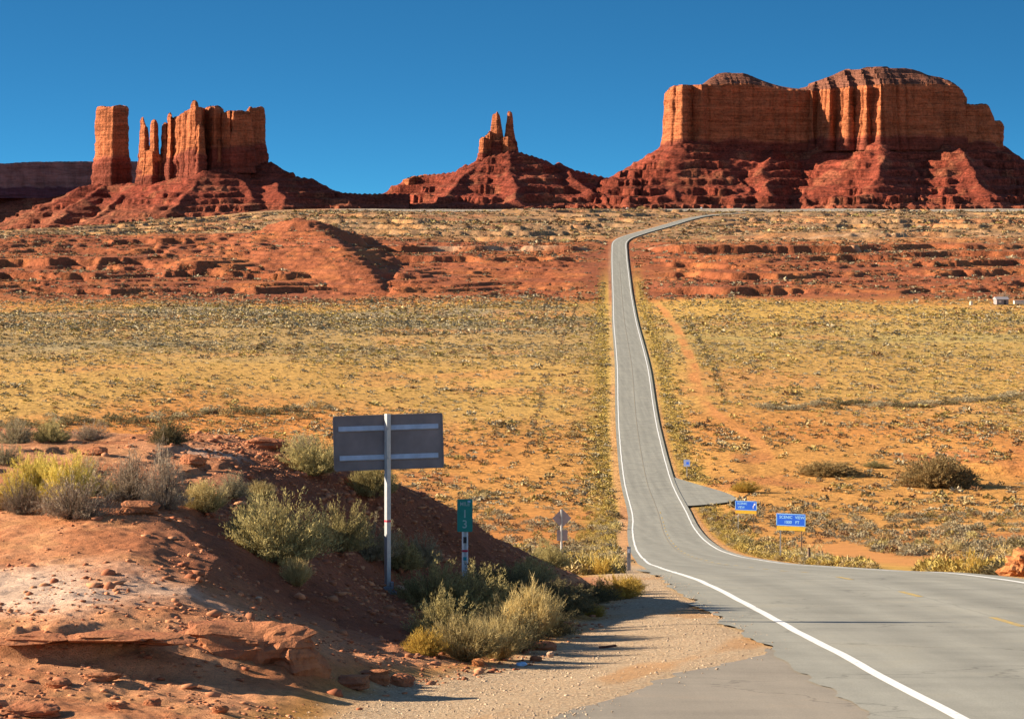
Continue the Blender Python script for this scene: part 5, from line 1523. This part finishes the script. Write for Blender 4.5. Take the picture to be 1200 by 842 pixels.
# ------------------------------------------------------------------ loose stones: rubble on the mound, gravel beside the road
def stones(name, x, y, s, ca, cb, mat, flat=0.6):
    n = len(x); z = land(x, y)
    on_pave = (x > left_edge(np.minimum(y, 110))) & (y < 100) & (x < 12)
    z = np.where(on_pave, np.maximum(z, road_z(y)), z)
    bm = bmesh.new(); bmesh.ops.create_icosphere(bm, subdivisions=1, radius=1.0)
    bv = np.array([v.co for v in bm.verts]); bf = np.array([[v.index for v in f.verts] for f in bm.faces]); bm.free()
    T = bv[None] * (1 + rng.uniform(-0.5, 0.3, (n, len(bv), 1))) * (s[:, None] * np.array([1, 1, 1]))[:, None, :] * np.stack([rng.uniform(0.7, 1.3, n), rng.uniform(0.7, 1.3, n), rng.uniform(0.4, 0.9, n) * flat / 0.6], -1)[:, None, :]
    a = rng.uniform(0, 6.28, n); ca_, sa_ = np.cos(a)[:, None], np.sin(a)[:, None]
    V = np.stack([T[..., 0] * ca_ - T[..., 1] * sa_ + x[:, None], T[..., 0] * sa_ + T[..., 1] * ca_ + y[:, None], T[..., 2] + (z + s * 0.15)[:, None]], -1)
    F = (bf[None] + (np.arange(n) * len(bv))[:, None, None]).reshape(-1, 3)
    c = np.array(ca)[None] + (np.array(cb) - np.array(ca))[None] * rng.uniform(0, 1, (n, 1))
    c = np.repeat(c[:, None, :] * rng.uniform(0.8, 1.2, (n, 1, 1)), len(bv), 1).reshape(-1, 3)
    return tag(np_obj(name, V.reshape(-1, 3), F, mat, col=c), kind='stuff')
n = 14000
y = rng.uniform(46, 60, n); x = rng.uniform(-6.2, 1.0, n)
k = (x < mound_edge(y) - 0.8) & (rng.random(n) < 0.10 + 0.8 * lump(x, y, 0.9, 1.6, 305) * sst(-6.2, -4.8, x))
RX, RY = x[k], y[k]
n = 26000
y = rng.uniform(29, 62, n); x = -rng.uniform(-3.4, 13, n)
k = (x < mound_edge(y) + 0.2) & (rng.random(n) < 0.12 + 0.8 * lump(x, y, 1.3, 2.2, 301)) & (np.abs(x) < 0.19 * y + 1)
x, y = x[k], y[k]
x = np.concatenate([x, RX]); y = np.concatenate([y, RY])
stones('rubble', x, y, np.clip(rng.lognormal(-4.0, 0.65, len(x)), 0.008, 0.11), (0.25, 0.085, 0.042), (0.43, 0.20, 0.10), M['scrub'], 0.45)
n = 30000
y = 29 + 55 * rng.random(n) ** 1.6; x = rng.uniform(-4, 4.2, n)
k = (x > mound_edge(y) - 0.3) & (x < left_edge(y) + 0.05 + np.abs(rng.normal(0, 0.22, n))) & (rng.random(n) < 0.25 + 0.7 * lump(x, y, 0.8, 3.0, 302))
x, y = x[k], y[k]
stones('gravel', x, y, np.clip(rng.lognormal(-4.75, 0.42, len(x)), 0.005, 0.024), (0.33, 0.23, 0.15), (0.56, 0.43, 0.29), M['scrub'])

# ------------------------------------------------------------------ far away: a homestead on the right, vehicles where the road tops out
def at(px, d): return (px - 600) / FPX * d, d
hx, hy = at(1173, 1165); hz = land1(hx, hy)
hs = empty('house', (hx, hy, hz - 0.05), rz=R(10))
M['wall'] = mat_plain('grey_house_wall', (0.22, 0.19, 0.19), 0.9); M['roof'] = mat_plain('grey_roof', (0.30, 0.27, 0.27), 0.8); M['white_paint'] = mat_plain('white_painted_metal', (0.52, 0.48, 0.40), 0.6)
b1 = bmesh.new(); add_box(b1, 0, 0, 1.1, 4.6, 4.0, 2.2); bm_obj('wall', b1, M['wall'], hs)
b1 = bmesh.new(); vv = [b1.verts.new(c_) for c_ in ((-2.6, -2.3, 2.15), (2.6, -2.3, 2.15), (2.6, 2.3, 2.15), (-2.6, 2.3, 2.15), (-2.6, 0, 3.1), (2.6, 0, 3.1))]
for f in ((0, 1, 5, 4), (2, 3, 4, 5), (0, 4, 3), (1, 2, 5), (3, 2, 1, 0)): b1.faces.new([vv[i] for i in f])
bm_obj('roof', b1, M['roof'], hs)
b1 = bmesh.new(); add_box(b1, 0.9, -2.02, 0.95, 0.9, 0.05, 1.9); bm_obj('door', b1, M['black'], hs)
b1 = bmesh.new(); add_box(b1, -1.1, -2.02, 1.3, 1.0, 0.05, 0.8); bm_obj('window', b1, M['white_paint'], hs)
tag(hs, 'small grey house far off on the valley floor at the right', 'house')
tx2, ty2 = at(1196, 1160); tz2 = land1(tx2, ty2)
tr = empty('trailer', (tx2, ty2, tz2), rz=R(4))
b1 = bmesh.new(); add_box(b1, 0, 0, 1.05, 5.2, 2.2, 1.1, 0.1); bm_obj('body', b1, M['white_paint'], tr)
b1 = bmesh.new(); add_box(b1, 0, 0, 1.75, 5.3, 2.3, 0.30, 0.06); bm_obj('roof', b1, M['roof'], tr)
for s in (-1.2, 1.2):
    b1 = bmesh.new(); add_cyl(b1, (s, -1.0, 0.35), (s, -0.75, 0.35), 0.35, 0.35, 12); bm_obj('wheel', b1, M['black'], tr)
tag(tr, 'long white trailer far off beside the small grey house', 'trailer')
tk, tky = at(1138, 1160); tkz = land1(tk, tky)
te = empty('water_tank', (tk, tky, tkz))
b1 = bmesh.new(); add_cyl(b1, (0, 0, 0.0), (0, 0, 1.25), 0.6, 0.6, 16); bm_obj('tank', b1, M['white_paint'], te)
b1 = bmesh.new(); add_cyl(b1, (0, 0, 1.255), (0, 0, 1.5), 0.62, 0.15, 16); bm_obj('lid', b1, M['white_paint'], te)
tag(te, 'tiny white water tank left of the far grey house', 'tank')
# leafless tree by the house
bx, by = at(1176, 1175)
te = empty('bare_tree', (bx, by, land1(bx, by)))
b1 = bmesh.new(); add_cyl(b1, (0, 0, -0.2), (0.1, 0, 2.0), 0.16, 0.10, 8)
for i in range(9):
    a = i * 0.7; add_cyl(b1, (0.08, 0, 1.2 + 0.09 * i), (0.08 + 1.4 * math.cos(a), 1.2 * math.sin(a), 2.6 + 0.25 * (i % 4)), 0.06, 0.02, 5)
bm_obj('trunk', b1, M['stem'], te)
(sv, sf), (lv, lf, tone) = brush(77, stems=60, per=34, spread=1.2, leaf=(0.08, 0.14), lw=0.03, top=0.3)
cr = np_obj('crown', lv, lf, M['dry'], te, extra={'shade': tone}); cr.location = (0.1, 0, 1.0); cr.scale = (3.4, 3.4, 3.6)
tag(te, 'bare pale tree behind the small grey house', 'tree')

def vehicle(px, d, body, label, tall=1.0, rz=0.0):
    x, y = at(px, d); e = empty('parked_car', (x, y, land1(x, y) + 0.02), rz=rz)
    mt = mat_plain('car_paint', body, 0.35, 0.2, 0.03)
    b1 = bmesh.new(); add_box(b1, 0, 0, 0.68, 4.5, 1.8, 0.62, 0.12); bm_obj('body', b1, mt, e)
    b1 = bmesh.new(); add_box(b1, -0.2, 0, 0.99 + 0.3 * tall, 2.7, 1.6, 0.6 * tall, 0.14); bm_obj('cabin', b1, mt, e)
    b1 = bmesh.new(); add_box(b1, -0.2, -0.803, 0.99 + 0.32 * tall, 2.2, 0.012, 0.34 * tall); bm_obj('window', b1, M['black'], e)
    for sx_ in (-1.4, 1.4):
        for sy_ in (-0.8, 0.8):
            b1 = bmesh.new(); add_cyl(b1, (sx_, sy_ - 0.1, 0.35), (sx_, sy_ + 0.1, 0.35), 0.35, 0.35, 14); bm_obj('wheel', b1, M['black'], e)
    tag(e, label, 'car')
vehicle(730, 3330, (0.72, 0.72, 0.68), 'pale vehicle on the skyline road, leftmost of the three above the bend', 1.0)
vehicle(736, 3332, (0.78, 0.78, 0.76), 'taller white vehicle on the skyline road, middle of the three above the bend', 1.6, R(8))
vehicle(742, 3336, (0.05, 0.045, 0.05), 'dark vehicle on the skyline road, right of the taller white one', 1.4)
vehicle(822, 3325, (0.75, 0.73, 0.70), 'white vehicle on the skyline road where the valley road joins it', 1.5, R(80))
